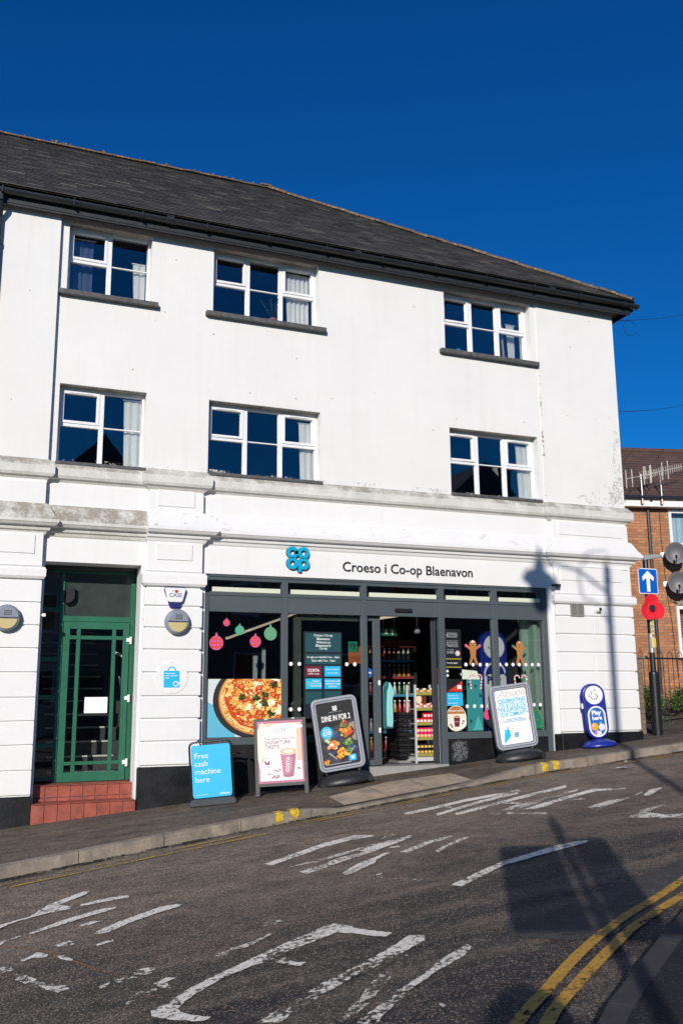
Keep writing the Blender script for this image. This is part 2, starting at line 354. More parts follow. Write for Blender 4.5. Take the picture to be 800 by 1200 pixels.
M['yellow1'] = worn_paint('faded_yellow_paint', (.45,.29,.05), .76)
M['yellowb'] = worn_paint('bright_yellow_paint', (.75,.50,.02), .72)
M['brick'] = brickmat('orange_brick', (.54,.24,.11), (.36,.15,.068), (.25,.15,.095), .225, .075)
M['stonew'] = brickmat('rubble_pier', (.26,.19,.12), (.20,.15,.10), (.14,.11,.085), .16, .085)
M['browntile'] = island('brown_roof_tile', [(0,(.075,.042,.033)),(1,(.105,.06,.045))], .8, .4)
M['galv'] = simple('galvanised_metal', (.42,.42,.42), .45, metal=.6, var=.15, scale=20)
M['dish'] = simple('grey_dish', (.10,.10,.11), .45, var=.1)
M['signblue'] = simple('sign_blue', srgb(8,92,190), .4, var=.03)
M['red'] = simple('poppy_red', (.72,.02,.03), .45, var=.1)
M['lottoblue'] = simple('royal_blue_plastic', srgb(28,44,140), .35, var=.05)
M['costared'] = simple('burgundy_print', srgb(112,30,52), .5, var=.03)
M['leaf'] = island('hedge_leaf', [(0,(.03,.055,.012)),(.6,(.055,.10,.02)),(1,(.10,.15,.035))], .55, .1)
M['berry'] = simple('red_berries', (.65,.08,.03), .4)
M['soffit_shade'] = simple('soffit_shade_grey', (.30,.285,.26), .85, var=.35, scale=6)  # grey tone stands for the shade under the window heads
M['soil'] = simple('brown_earth', (.10,.075,.05), .95, var=.35, scale=3, bump=.6)
M['verge'] = simple('hillside_ground', (.07,.085,.045), .95, var=.35, scale=.5)
def flatc(name, rgb, rough=.5): 
    if name not in M: M[name] = simple(name, srgb(*rgb), rough, var=.03)
    return M[name]
# ------------------------------------------------------------------ heights
S = .0843
def G(x): return S*max(-40., min(48., x)) + .013
def interp(pts, x):
    if x <= pts[0][0]: return pts[0][1]
    for (a,b),(c,d) in zip(pts, pts[1:]):
        if x <= c:
            t = (x-a)/(c-a); return b+(d-b)*t
    return pts[-1][1]
KF = [(-40,-13),(-20,-8.2),(-12,-6),(-5,-4.25),(.5,-2.80),(2,-2.42),(2.87,-2.22),(3.78,-2.02),(4.6,-1.86),(5.5,-1.66),(6.6,-1.42),(7.6,-1.23),(8.4,-1.2),(10.1,-1.17),(14,-.8),(20,.3),(30,3),(48,9)]
KN = [(-40,-27),(-20,-21),(-6,-16),(-2,-13.4),(-.2,-12.0),(.9,-10.85),(1.7,-9.85),(2.58,-8.94),(3.26,-8.42),(4.09,-7.83),(5.5,-6.95),(7,-6.3),(9,-5.6),(14,-4.5),(20,-3.2),(30,-.5),(48,5)]
def smooth_pts(P, n=6):
    o = []
    for i in range(len(P)-1):
        p0 = P[max(0,i-1)]; p1 = P[i]; p2 = P[i+1]; p3 = P[min(len(P)-1,i+2)]
        for k in range(n):
            t = k/n; x = p1[0]+(p2[0]-p1[0])*t
            m1 = (p2[1]-p0[1])/(p2[0]-p0[0]); m2 = (p3[1]-p1[1])/(p3[0]-p1[0]); h = p2[0]-p1[0]
            y = (2*t**3-3*t*t+1)*p1[1]+(t**3-2*t*t+t)*h*m1+(-2*t**3+3*t*t)*p2[1]+(t**3-t*t)*h*m2
            o.append((x,y))
    return o+[P[-1]]
KFs = smooth_pts(KF); KNs = smooth_pts(KN)
kf = lambda x: interp(KFs, x); kn = lambda x: interp(KNs, x)
def drop(x): return interp([(3.80,0),(4.30,.085),(6.3,.085),(7.35,0)], x)
def zroad(x, y=0): return G(x)-.12
def zpave(x, y):
    d = drop(x)
    return G(x) - d*max(0., min(1., 1-(y-kf(x))/.95))
def frange(a, b, n): return [a+(b-a)*i/n for i in range(n+1)]
XS = frange(-40,-6,10)[:-1]+frange(-6,14,100)[:-1]+frange(14,48,24)
def band(xs, lo, hi, zf, ny=8):
    mb = MB(); vs = []; fs = []
    for x in xs:
        a, b = lo(x), hi(x)
        for j in range(ny+1):
            y = a+(b-a)*j/ny; vs.append((x,y,zf(x,y)))
    n = ny+1
    for i in range(len(xs)-1):
        for j in range(ny): fs.append((i*n+j,(i+1)*n+j,(i+1)*n+j+1,i*n+j+1))
    return mb.add(vs, fs)

# ------------------------------------------------------------------ ground, road, pavements
g = MB(); gx = [-900,-400,-150,-40,-20,-10,0,10,20,30,48,100,250,900]; gy = [-900,-300,-100,-40,-20,-5,5,20,60,150,400,900]
g.add([(x,y,G(x)-.27) for x in gx for y in gy], [(i*len(gy)+j,(i+1)*len(gy)+j,(i+1)*len(gy)+j+1,i*len(gy)+j+1) for i in range(len(gx)-1) for j in range(len(gy)-1)])
structure('ground', g, M['verge'])
structure('road', band(XS, lambda x: kn(x)-.03, lambda x: kf(x)+.05, zroad, 10), M['road'])
structure('pavement', band([x for x in XS if x < 10.3]+[10.33], lambda x: kf(x)+.13, lambda x: .1, zpave, 8), M['pave'])
structure('side_pavement', band([10.33]+[x for x in XS if x > 10.4], lambda x: kf(x)+.13, lambda x: max(2.1, kf(x)+3), zpave, 8), M['pave'])
structure('garden_earth', band([10.33]+[x for x in XS if x > 10.4], lambda x: max(2.1, kf(x)+3)+.002, lambda x: 40, lambda x, y: G(x)+.02, 4), M['soil'])
structure('near_pavement', band(XS, lambda x: -60, lambda x: kn(x)-.13, lambda x, y: G(x)-.005, 6), M['pavedark'])

def kerb(name, pts, zt, width, side, face, mat, step=.915):
    P = []; mb = MB(); acc = 0; L = [0]
    for a, b in zip(pts, pts[1:]): L.append(L[-1]+math.dist(a,b))
    def at(s):
        for i in range(len(L)-1):
            if s <= L[i+1]: t = (s-L[i])/(L[i+1]-L[i]); return (pts[i][0]+(pts[i+1][0]-pts[i][0])*t, pts[i][1]+(pts[i+1][1]-pts[i][1])*t)
        return pts[-1]
    s = 0
    while s < L[-1]-step:
        q = [at(s+.006), at(s+step/2), at(s+step-.006)]
        rings = []
        for k, p in enumerate(q):
            u = Vector((q[min(k+1,2)][0]-q[max(k-1,0)][0], q[min(k+1,2)][1]-q[max(k-1,0)][1])).normalized(); nrm = Vector((-u.y,u.x))*side
            zt_ = zt(p[0])
            r = .018; prof = [(0.,-face-.1),(0.012,-r*1.6),(r+.004,-.004),(width*.5,.0),(width-.008,-.002),(width,-.012),(width,-face-.1)]
            rings.append([(p[0]+nrm.x*o, p[1]+nrm.y*o, zt_+z) for o, z in prof])
        n = len(rings[0]); vs = sum(rings, []); fs = [tuple(range(n)), tuple(range(3*n-1,2*n-1,-1))]
        for k in range(2):
            for i in range(n): fs.append((k*n+i,(k+1)*n+i,(k+1)*n+(i+1)%n,k*n+(i+1)%n))
        mb.add(vs, fs); s += step
    return structure(name, mb, mat, auto=30)
kerb('kerb', [p for p in KFs if p[0] > -22 and p[0] < 31], lambda x: G(x)-drop(x)+.004, .145, 1, .12, M['concrete'])
kerb('near_kerb', [p for p in KNs if p[0] > -12 and p[0] < 31], lambda x: G(x)+.006, .14, -1, .12, M['concrete_near'])

# pale concrete crossing let into the pavement
def sheet(poly, zf, up):
    mb = MB(); mb.add([(x,y,zf(x,y)+up) for x,y in poly], [tuple(range(len(poly)))]); return mb
sl = MB()
cols = [(4.42,5.08),(5.09,5.75),(5.76,6.44)]
for a, b in cols:
    xs = frange(a, b, 6)
    for i in range(6):
        x0, x1 = xs[i], xs[i+1]
        def top(x): return interp([(4.42,-1.22),(5.45,-.78),(6.44,-.72)], x)
        ys0 = [kf(x0)+.15+(top(x0)-kf(x0)-.15)*j/4 for j in range(5)]; ys1 = [kf(x1)+.15+(top(x1)-kf(x1)-.15)*j/4 for j in range(5)]
        for j in range(4):
            sl.add([(x0,ys0[j],zpave(x0,ys0[j])+.006),(x1,ys1[j],zpave(x1,ys1[j])+.006),(x1,ys1[j+1],zpave(x1,ys1[j+1])+.006),(x0,ys0[j+1],zpave(x0,ys0[j+1])+.006)], [(0,1,2,3)])
structure('pavement_crossing_slabs', sl, M['slab'])
structure('road_repair_patch', sheet([(3.19,-7.29),(3.83,-6.99),(4.49,-6.77),(4.97,-6.59),(5.6,-6.45),(6.4,-6.3),(6.4,-6.5),(5.5,-6.85),(4.89,-7.1),(4.32,-7.4),(3.68,-7.68),(3.42,-7.61)], zroad, .004), M['patch'])

MARKS=[
(0,[(0.42,-4.65),(0.65,-4.53),(0.81,-4.23),(1.1,-3.96),(1.16,-3.98),(1.13,-4.07),(0.88,-4.3),(0.97,-4.45),(0.94,-4.52),(0.74,-4.54),(0.53,-4.63),(0.42,-4.75)]),
(0,[(1.03,-4.43),(1.21,-4.36),(1.42,-4.38),(1.41,-4.47),(1.2,-4.48),(1.03,-4.49)]),
(0,[(0.4,-5.16),(0.62,-5.04),(0.86,-4.85),(1.13,-4.71),(1.27,-4.72),(1.25,-4.78),(1.01,-4.89),(0.76,-5.02),(0.54,-5.15),(0.47,-5.14),(0.4,-5.26)]),
(0,[(0.94,-5.11),(1.03,-5.05),(1.11,-5.09),(0.99,-5.16),(0.95,-5.16)]),
(0,[(1.0,-5.39),(1.25,-5.18),(1.55,-4.99),(1.68,-4.99),(1.73,-5.06),(1.55,-5.14),(1.3,-5.28),(1.11,-5.44),(1.02,-5.46)]),
(0,[(0.74,-5.54),(0.83,-5.47),(0.87,-5.54),(0.85,-5.6),(0.75,-5.59)]),
(0,[(0.5,-5.76),(0.62,-5.62),(0.68,-5.74),(0.66,-5.79),(0.58,-5.74),(0.52,-5.79)]),
(0,[(0.71,-5.8),(0.76,-5.84),(0.81,-5.96),(0.79,-5.99),(0.74,-5.89)]),
(1,[(0.46,-6.03),(0.51,-6.1),(0.58,-6.3),(0.72,-6.51),(0.72,-6.56),(0.65,-6.59),(0.59,-6.46),(0.45,-6.17)]),
(1,[(0.87,-6.63),(0.97,-6.54),(1.06,-6.53),(1.1,-6.61),(1.04,-6.63),(0.95,-6.65),(0.87,-6.68)]),
(1,[(1.09,-6.5),(1.16,-6.45),(1.23,-6.49),(1.21,-6.56),(1.15,-6.6),(1.1,-6.55)]),
(1,[(0.96,-7.01),(1.05,-6.89),(1.16,-6.88),(1.13,-6.95),(1.03,-7.02),(0.96,-7.06)]),
(1,[(1.16,-6.79),(1.24,-6.73),(1.29,-6.77),(1.23,-6.82),(1.23,-6.93),(1.17,-6.89)]),
(1,[(0.98,-5.69),(1.1,-5.66),(1.1,-5.72),(0.99,-5.75)]),
(1,[(0.38,-5.82),(0.44,-5.83),(0.45,-5.94),(0.37,-5.96)]),
(0,[(1.06,-7.23),(1.16,-7.17),(1.33,-7.0),(1.51,-6.87),(1.74,-6.72),(1.98,-6.58),(2.19,-6.46),(2.37,-6.36),(2.44,-6.32),(2.48,-6.36),(2.54,-6.57),(2.67,-6.8),(2.6,-6.84),(2.53,-6.76),(2.46,-6.64),(2.39,-6.54),(2.28,-6.59),(2.08,-6.68),(1.94,-6.75),(1.85,-6.83),(1.73,-6.85),(1.51,-6.96),(1.41,-7.04),(1.23,-7.22),(1.19,-7.29),(1.23,-7.43),(1.31,-7.51),(1.26,-7.55),(1.12,-7.42),(1.05,-7.31)]),
(0,[(1.87,-6.81),(1.93,-6.83),(1.97,-6.97),(2.02,-7.0),(1.96,-7.04),(1.91,-6.97),(1.86,-6.87)]),
(2,[(2.03,-6.03),(2.15,-5.96),(2.23,-6.04),(2.1,-6.09),(2.03,-6.11)]),
(2,[(1.71,-6.41),(1.87,-6.37),(2.03,-6.26),(2.01,-6.31),(1.81,-6.46),(1.71,-6.47)]),
(2,[(1.59,-6.48),(1.7,-6.44),(1.66,-6.53),(1.6,-6.53)]),
(1,[(1.49,-7.73),(1.7,-7.57),(1.97,-7.39),(2.21,-7.26),(2.46,-7.11),(2.73,-6.91),(2.8,-6.97),(2.75,-7.07),(2.53,-7.2),(2.37,-7.3),(2.17,-7.39),(1.91,-7.56),(1.72,-7.69),(1.57,-7.8)]),
(2,[(1.84,-7.92),(2.03,-7.75),(2.17,-7.57),(2.36,-7.38),(2.55,-7.24),(2.55,-7.27),(2.27,-7.58),(2.05,-7.83),(1.92,-7.94),(1.83,-7.97)]),
(1,[(1.9,-8.03),(2.23,-7.76),(2.46,-7.62),(2.73,-7.4),(2.92,-7.3),(2.92,-7.37),(2.78,-7.49),(2.57,-7.6),(2.28,-7.8),(2.06,-8.0),(1.93,-8.14)]),
(2,[(2.34,-8.03),(2.35,-8.09),(2.33,-8.1),(2.32,-8.07)]),
(0,[(3.55,-5.96),(3.92,-5.73),(4.25,-5.55),(4.57,-5.47),(4.85,-5.37),(5.16,-5.35),(5.24,-5.39),(5.16,-5.46),(4.48,-5.61),(4.19,-5.68),(3.68,-6.0),(3.59,-6.05)]),
(0,[(3.08,-4.95),(3.31,-4.73),(3.7,-4.48),(3.73,-4.51),(3.34,-4.83),(3.11,-5.05)]),
(1,[(3.18,-5.24),(3.33,-5.2),(3.33,-5.27),(3.25,-5.37)]),
(1,[(3.3,-5.44),(3.41,-5.49),(3.36,-5.58),(3.29,-5.49)]),
(1,[(3.39,-5.59),(3.44,-5.54),(3.48,-5.64),(3.42,-5.69)]),
(1,[(3.12,-4.46),(3.3,-4.36),(3.54,-4.31),(3.55,-4.35),(3.25,-4.48)]),
(0,[(4.78,-2.63),(5.17,-2.55),(5.73,-2.37),(6.55,-2.27),(6.46,-2.45),(5.65,-2.54),(5.11,-2.71),(4.73,-2.79)]),
(0,[(5.0,-2.99),(5.37,-2.81),(5.79,-2.61),(6.43,-2.4),(6.34,-2.57),(5.71,-2.77),(5.3,-2.96),(4.95,-3.14)]),
(0,[(5.16,-3.15),(5.68,-2.95),(6.19,-2.76),(7.09,-2.48),(6.98,-2.66),(6.11,-2.93),(5.61,-3.1),(5.1,-3.3)]),
(0,[(5.3,-2.48),(5.35,-2.69),(5.31,-2.8),(5.26,-2.59)]),
(1,[(5.39,-3.5),(5.88,-3.24),(6.42,-3.05),(6.33,-3.17),(5.8,-3.4),(5.4,-3.59)]),
(1,[(5.54,-3.58),(5.83,-3.9),(5.76,-4.0),(5.5,-3.67)]),
(1,[(5.91,-2.93),(6.01,-3.13),(5.94,-3.21),(5.81,-3.0)]),
(0,[(3.55,-4.22),(3.84,-4.03),(4.24,-3.9),(4.24,-3.98),(3.91,-4.19),(3.6,-4.35)]),
(0,[(3.8,-4.56),(4.23,-4.29),(4.5,-4.23),(4.48,-4.3),(4.15,-4.45),(3.84,-4.64)]),
(1,[(4.04,-4.76),(4.36,-4.52),(4.6,-4.38),(4.57,-4.46),(4.33,-4.61),(4.04,-4.84)]),
(0,[(3.66,-3.51),(3.83,-3.51),(3.96,-3.66),(3.76,-3.67),(3.62,-3.61)]),
(1,[(3.92,-3.86),(4.05,-3.73),(4.18,-3.72),(3.98,-3.92)]),
(1,[(3.83,-4.27),(3.92,-4.29),(3.89,-4.37),(3.81,-4.33)]),
(2,[(5.75,-3.37),(6.34,-3.12),(7.0,-2.86),(6.87,-3.01),(6.25,-3.25),(5.73,-3.52)]),
(0,[(5.76,-3.56),(6.37,-3.29),(7.07,-3.02),(7.36,-3.29),(7.27,-3.38),(7.0,-3.2),(6.44,-3.39),(5.88,-3.66)]),
(1,[(6.45,-3.4),(6.62,-3.49),(6.57,-3.57),(6.41,-3.48)]),
(1,[(6.26,-4.01),(6.68,-3.84),(6.98,-3.86),(7.3,-3.65),(7.2,-3.76),(6.8,-3.94),(6.45,-4.09),(6.25,-4.21)]),
(0,[(7.15,-3.85),(7.42,-3.63),(7.63,-3.59),(7.52,-3.7),(7.15,-3.94),(7.12,-3.9)]),
(1,[(6.15,-4.8),(6.5,-4.57),(6.91,-4.49),(6.46,-4.71),(6.47,-4.98),(6.63,-5.04),(6.47,-5.21),(6.3,-5.06)]),
(0,[(2.68,-4.08),(2.97,-3.89),(3.45,-3.58),(3.84,-3.45),(3.99,-3.62),(3.82,-3.62),(3.37,-3.78),(2.97,-4.04),(2.7,-4.2)]),
(2,[(2.75,-4.39),(3.07,-4.3),(3.55,-4.11),(3.81,-4.02),(3.77,-4.1),(3.45,-4.24),(3.04,-4.4)]),
(1,[(2.81,-4.64),(3.21,-4.44),(3.7,-4.24),(3.67,-4.33),(3.19,-4.57),(2.83,-4.77)]),
(0,[(3.07,-4.97),(3.3,-4.81),(3.51,-4.67),(3.46,-4.79),(3.24,-4.95),(3.08,-5.06)]),
]

jr = random.Random(17)
def ragged(poly):       # chipped edges: extra points pushed in and out by up to a centimetre
    o = []
    for i, p in enumerate(poly):
        q = poly[(i+1) % len(poly)]; L_ = math.dist(p,q); n = max(1,int(L_/.028)); nx, ny = -(q[1]-p[1])/max(L_,1e-6), (q[0]-p[0])/max(L_,1e-6)
        for k in range(n):
            t = k/n; j = jr.uniform(-.008,.008); o.append((p[0]+(q[0]-p[0])*t+nx*j, p[1]+(q[1]-p[1])*t+ny*j))
    return o
for w in (0,1,2):
    mb = MB()
    for ww, poly in MARKS:
        if ww == w: poly = ragged(poly); mb.add([(x,y,zroad(x)+.008) for x,y in poly], [tuple(range(len(poly)))])
    structure(['road_lettering','worn_road_lettering','faint_road_lettering'][w], mb, M['paint%d' % w])
def strip(pts, wd, zf, up, mb=None):
    mb = mb or MB(); L = []; Rr = []
    for i, p in enumerate(pts):
        a = pts[max(0,i-1)]; b = pts[min(len(pts)-1,i+1)]; u = Vector((b[0]-a[0], b[1]-a[1])).normalized(); n = Vector((-u.y,u.x))*wd/2
        L.append((p[0]+n.x,p[1]+n.y)); Rr.append((p[0]-n.x,p[1]-n.y))
    for i in range(len(pts)-1):
        mb.add([(x,y,zf(x,y)+up) for x,y in (L[i],L[i+1],Rr[i+1],Rr[i])], [(0,1,2,3)])
    return mb
cr = MB(); strip([(.2,-5.1),(.45,-5.32),(.58,-5.5),(.7,-5.68),(.74,-5.86),(.82,-6.02),(.92,-6.3),(1.05,-6.58)], .016, zroad, .0055, cr)
strip([(2.2,-3.6),(2.5,-3.42),(2.9,-3.38),(3.3,-3.22),(3.6,-3.26),(4.4,-3.0),(5.0,-2.95),(5.6,-2.75)], .012, zroad, .0055, cr)
structure('rusty_road_crack', cr, worn_paint('rust_in_crack', (.26,.12,.06), .70))
dy = strip(smooth_pts([(.6,-10.9),(1.6,-9.55),(2.43,-8.56),(2.88,-8.19),(3.35,-7.83),(3.92,-7.47),(4.42,-7.22),(4.9,-6.96),(6,-6.35),(8,-5.5),(12,-4.5)]), .073, zroad, .009)
strip(smooth_pts([(.9,-10.75),(1.8,-9.5),(2.62,-8.56),(3.07,-8.2),(3.52,-7.88),(3.83,-7.67),(4.22,-7.46),(4.62,-7.27),(5.1,-7.03),(6.2,-6.5),(8.1,-5.7),(12,-4.75)]), .073, zroad, .009, dy)
structure('double_yellow_lines', dy, M['yellow0'])
dy = MB()
for o in (.26,.44):
    strip([(x, kf(x)-o) for x in frange(-6,3.2,30)], .055, zroad, .009, dy)
    strip([(x, kf(x)-o*.62) for x in frange(3.6,12,40)], .05, zroad, .009, dy)
structure('far_double_yellow_lines', dy, M['yellow1'])
db = MB(); strip([(x, kf(x)-.05) for x in frange(-6,13,110)], .11, zroad, .0125, db); structure('gutter_grit', db, worn_paint('dark_gutter_grit', (.035,.026,.018), .765))
# yellow kerb blips: loading marks painted over the edge of the kerb stone
bl = MB()
for x0, x1 in ((3.44,3.54),(3.63,3.745),(7.60,7.70),(7.80,7.91)):
    for i in range(3):
        a = x0+(x1-x0)*i/3; b = x0+(x1-x0)*(i+1)/3
        zt = lambda x: G(x)-drop(x)+.007
        for (o0,h0),(o1,h1) in (((-.004,-.10),(-.004,-.03)),((-.004,-.03),(.03,.001)),((.03,.001),(.145,.001))):
            bl.add([(a,kf(a)+o0,zt(a)+h0),(b,kf(b)+o0,zt(b)+h0),(b,kf(b)+o1,zt(b)+h1),(a,kf(a)+o1,zt(a)+h1)], [(0,1,2,3)])
structure('yellow_kerb_marks', bl, M['yellowb'])

# ------------------------------------------------------------------ the white building
B = thing('shop_building', (5.5,0,G(5.5)), 'three-storey white painted building with a grey slate roof and a grey framed shopfront', 'building', world=True)
def wall_holes(mb, x0, x1, z0, z1, yf, yb, holes):
    xs = sorted({x0,x1}|{h[0] for h in holes}|{h[1] for h in holes}); zs = sorted({z0,z1}|{h[2] for h in holes}|{h[3] for h in holes})
    inside = lambda x, z: any(h[0] < x < h[1] and h[2] < z < h[3] for h in holes)
    V = {}
    def v(x, y, z):
        k = (x,y,z)
        if k not in V: V[k] = len(mb.v); mb.v.append(k)
        return V[k]
    def f(*q): mb.f.append(list(q)); mb.m.append(mb.cur)
    solid = lambda i, j: 0 <= i < len(xs)-1 and 0 <= j < len(zs)-1 and not inside((xs[i]+xs[i+1])/2,(zs[j]+zs[j+1])/2)
    for i in range(len(xs)-1):
        for j in range(len(zs)-1):
            if not solid(i,j): continue
            a, b, c, d = xs[i], xs[i+1], zs[j], zs[j+1]
            f(v(a,yf,c),v(b,yf,c),v(b,yf,d),v(a,yf,d)); f(v(a,yb,c),v(a,yb,d),v(b,yb,d),v(b,yb,c))
            if not solid(i-1,j): f(v(a,yf,c),v(a,yf,d),v(a,yb,d),v(a,yb,c))
            if not solid(i+1,j): f(v(b,yf,c),v(b,yb,c),v(b,yb,d),v(b,yf,d))
            if not solid(i,j-1): f(v(a,yf,c),v(a,yb,c),v(b,yb,c),v(b,yf,c))
            if not solid(i,j+1): f(v(a,yf,d),v(b,yf,d),v(b,yb,d),v(a,yb,d))
WIN = [(1.05,2.21,7.14,8.18,2),(3.12,4.78,7.14,8.18,3),(6.97,8.62,7.10,8.15,3),
       (1.03,2.20,4.71,5.80,2),(3.09,4.80,4.73,5.80,3),(7.00,8.65,4.73,5.80,3)]
DOOR = (.97,2.21,-.6,3.36); SHOP = (3.09,8.69,-.6,3.29)
w = MB(); wall_holes(w, .93, 10.32, 4.44, 8.27, 0, .32, [h[:4] for h in WIN])
wall = obj('upper_wall', w, M['white'], B)
w = MB(); wall_holes(w, .93, 10.32, -.6, 4.435, 0, .32, [DOOR, SHOP]); obj('ground_floor_wall', w, M['white_low'], B)
w = MB(); w.box(8.74,10.335,-.016,-.001,4.6,8.268); w.box(8.728,8.74,-.007,-.001,4.66,8.268); obj('corner_render_panel', w, M['white'], B)
st_ = worn_paint('ochre_lichen', (.34,.24,.10), .85); st2 = worn_paint('grey_run_off', (.52,.50,.45), .87)
w = MB(); w.flat([(8.722,4.76),(8.765,4.76),(8.772,5.6),(8.757,6.5),(8.745,7.0),(8.735,7.0),(8.73,6.0)], -.0175); obj('lichen_streak', w, st_, B)
w = MB(); w.flat([(9.3,4.72),(10.30,4.72),(10.32,5.0),(10.30,6.0),(10.22,6.2),(10.15,5.4),(9.8,5.0),(9.4,4.85)], -.0172); obj('run_off_stain', w, st2, B)
w = MB(); w.flat([(1.0,4.705),(8.7,4.705),(8.7,4.76),(7.6,4.745),(6.2,4.80),(5.0,4.75),(3.0,4.78),(1.0,4.75)], -.0012); obj('ledge_stain', w, st2, B)
w = MB(); w.box(-4.5,.928,-.075,.35,-1.2,8.27); obj('projecting_bay', w, M['white'], B)
w = MB(); w.box(10.0,10.318,.33,9.9,-.6,8.27); w.box(-4.5,-4.2,.36,9.9,-1.2,8.27); w.box(-4.5,10.318,9.91,10.2,-1.2,8.27)
obj('side_and_back_walls', w, M['white'], B)
# floors and inner partitions, so that the rooms behind the glass are real
w = MB(); w.box(-4.1,9.98,.34,9.8,6.2,6.5); w.box(-4.1,9.98,.34,9.8,8.2,8.26); w.box(-4.1,9.98,3.2,3.3,3.75,8.2)
w.box(2.55,2.65,.34,3.19,3.75,8.19); w.box(5.9,6.0,.34,3.19,3.75,8.19); w.box(-4.1,9.98,.34,9.8,3.32,3.7)
w.box(2.6,2.7,.34,9.8,0.3,3.3); w.box(.4,.5,.34,9.8,0.2,3.3); w.box(8.9,9.0,.34,9.8,.3,3.3); w.box(2.72,8.88,5.4,5.5,.6,3.3)
obj('inner_rooms', w, M['room'], B)
w = MB(); w.box(2.72,8.88,.325,5.38,.3,.6); obj('shop_floor', w, simple('shop_floor_vinyl', (.13,.12,.115), .5, var=.1), B)

def sweep(mb, path, prof, endcap=True):
    n = len(prof); rings = []
    for i, p in enumerate(path):
        p = Vector(p)
        d0 = (p-Vector(path[i-1])).normalized() if i else None
        d1 = (Vector(path[i+1])-p).normalized() if i < len(path)-1 else None
        nr = lambda d: Vector((d.y,-d.x))
        if d0 is None: m = nr(d1)
        elif d1 is None: m = nr(d0)
        else:
            a, b = nr(d0), nr(d1); m = (a+b)/(1+a.dot(b))
        rings.append([(p.x+m.x*o, p.y+m.y*o, z) for o, z in prof])
    vs = sum(rings, []); fs = [tuple(range(n)), tuple(range(len(vs)-1, len(vs)-n-1, -1))]
    for k in range(len(path)-1):
        for i in range(n): fs.append((k*n+i,(k+1)*n+i,(k+1)*n+(i+1)%n,k*n+(i+1)%n))
    mb.add(vs, fs)
PATH = [(-4.5,-.075),(.93,-.075),(.93,0),(2.25,0),(2.25,-.075),(3.05,-.075),(3.05,0),(8.74,0),(8.74,-.04),(10.335,-.04),(10.335,3)]
w = MB(); sweep(w, PATH, [(-.02,4.40),(.03,4.455),(.065,4.465),(.085,4.50),(.088,4.60),(.075,4.625),(.012,4.70),(-.02,4.70)]); obj('string_course', w, M['white_dirty'], B)
prof = [(-.02,3.66),(.015,3.70),(.03,3.735),(.06,3.745),(.075,3.79),(.13,3.80),(.155,3.83),(.165,3.835),(.165,3.875),(.15,3.89),(.105,3.955),(.06,4.05),(.03,4.10),(-.02,4.12)]
w = MB(); sweep(w, [(-4.5,-.075),(.93,-.075),(.93,0),(2.245,0)], prof); obj('weathered_cornice', w, M['white_dirty'], B)
w = MB(); sweep(w, [(2.2455,-.075),(3.05,-.075),(3.05,0),(8.74,0),(8.74,-.04),(10.335,-.04),(10.335,3)], prof); obj('cornice', w, M['white_some'], B)
# pilasters in channelled blocks
def pilaster(x0, x1, yf, yb, joints, cap, plinth_top, zb, splits=(), capmat='white_low'):
    w = MB(); w.box(x0+.025,x1-.025,yf+.025,yb,zb,4.43)                              # backing seen in the joints
    for k in range(len(joints)-1):
        a, b = joints[k+1]+.011, joints[k]-.011; sp = [s for kk, s in splits if kk == k]
        xs = [x0]+sp+[x1]
        for i in range(len(xs)-1): w.box(xs[i]+(.008 if i else 0), xs[i+1]-(.008 if i < len(xs)-2 else 0), yf, yb-.001, a, b)
    w.box(x0+.01,x1-.01,yf+.004,yb-.001,cap[1]+.002,4.39)
    p = obj('pilaster', w, M['white_low'], B, bevel=.009)
    c = MB(); sweep(c, [(x0,yb-.0),(x0,yf),(x1,yf),(x1,yb)], [(-.02,cap[0]),(.02,cap[0]+.005),(.042,cap[0]+.035),(.045,cap[1]-.05),(.03,cap[1]-.02),(-.02,cap[1])])
    obj('pilaster_cap', c, M[capmat], p)
    c = MB(); c.box(x0-.02,x1+.02,yf-.022,yb-.002,zb,plinth_top); obj('plinth', c, M['plinth'], p, bevel=.012)
    return p
JL = [3.06,2.81,2.52,2.23,1.93,1.62,1.33,1.04,.735]
p1 = pilaster(-4.5,.93,-.10,-.0755, [3.10]+JL[1:]+[.44], (3.11,3.28), .43, -1.2, capmat='white_some')
p2 = pilaster(2.25,3.04,-.085,-.001, JL, (3.08,3.28), .725, -.4)
p3 = pilaster(8.80,10.335,-.06,-.001, [3.03,2.84,2.55,2.26,1.96,1.66,1.37,1.02], (3.04,3.20), 1.01, -.2, splits=((1,9.51),(3,9.51),(5,9.51)))
for x0, x1, z0, z1, yf, m in ((.3,.85,4.18,4.37,-.075,'white_low'),(.3,.82,3.44,3.68,-.096,'white_low'),(2.38,2.90,4.18,4.41,-.081,'white_low'),(2.39,2.88,3.44,3.66,-.081,'white_low'),(8.92,10.19,4.17,4.38,-.056,'white_low'),(8.92,10.14,3.42,3.64,-.056,'white_low')):
    c = MB()
    c.box(x0,x1,yf-.014,yf+.004,z0,z1); obj('frieze_panel', c, M[m], B, bevel=.004)

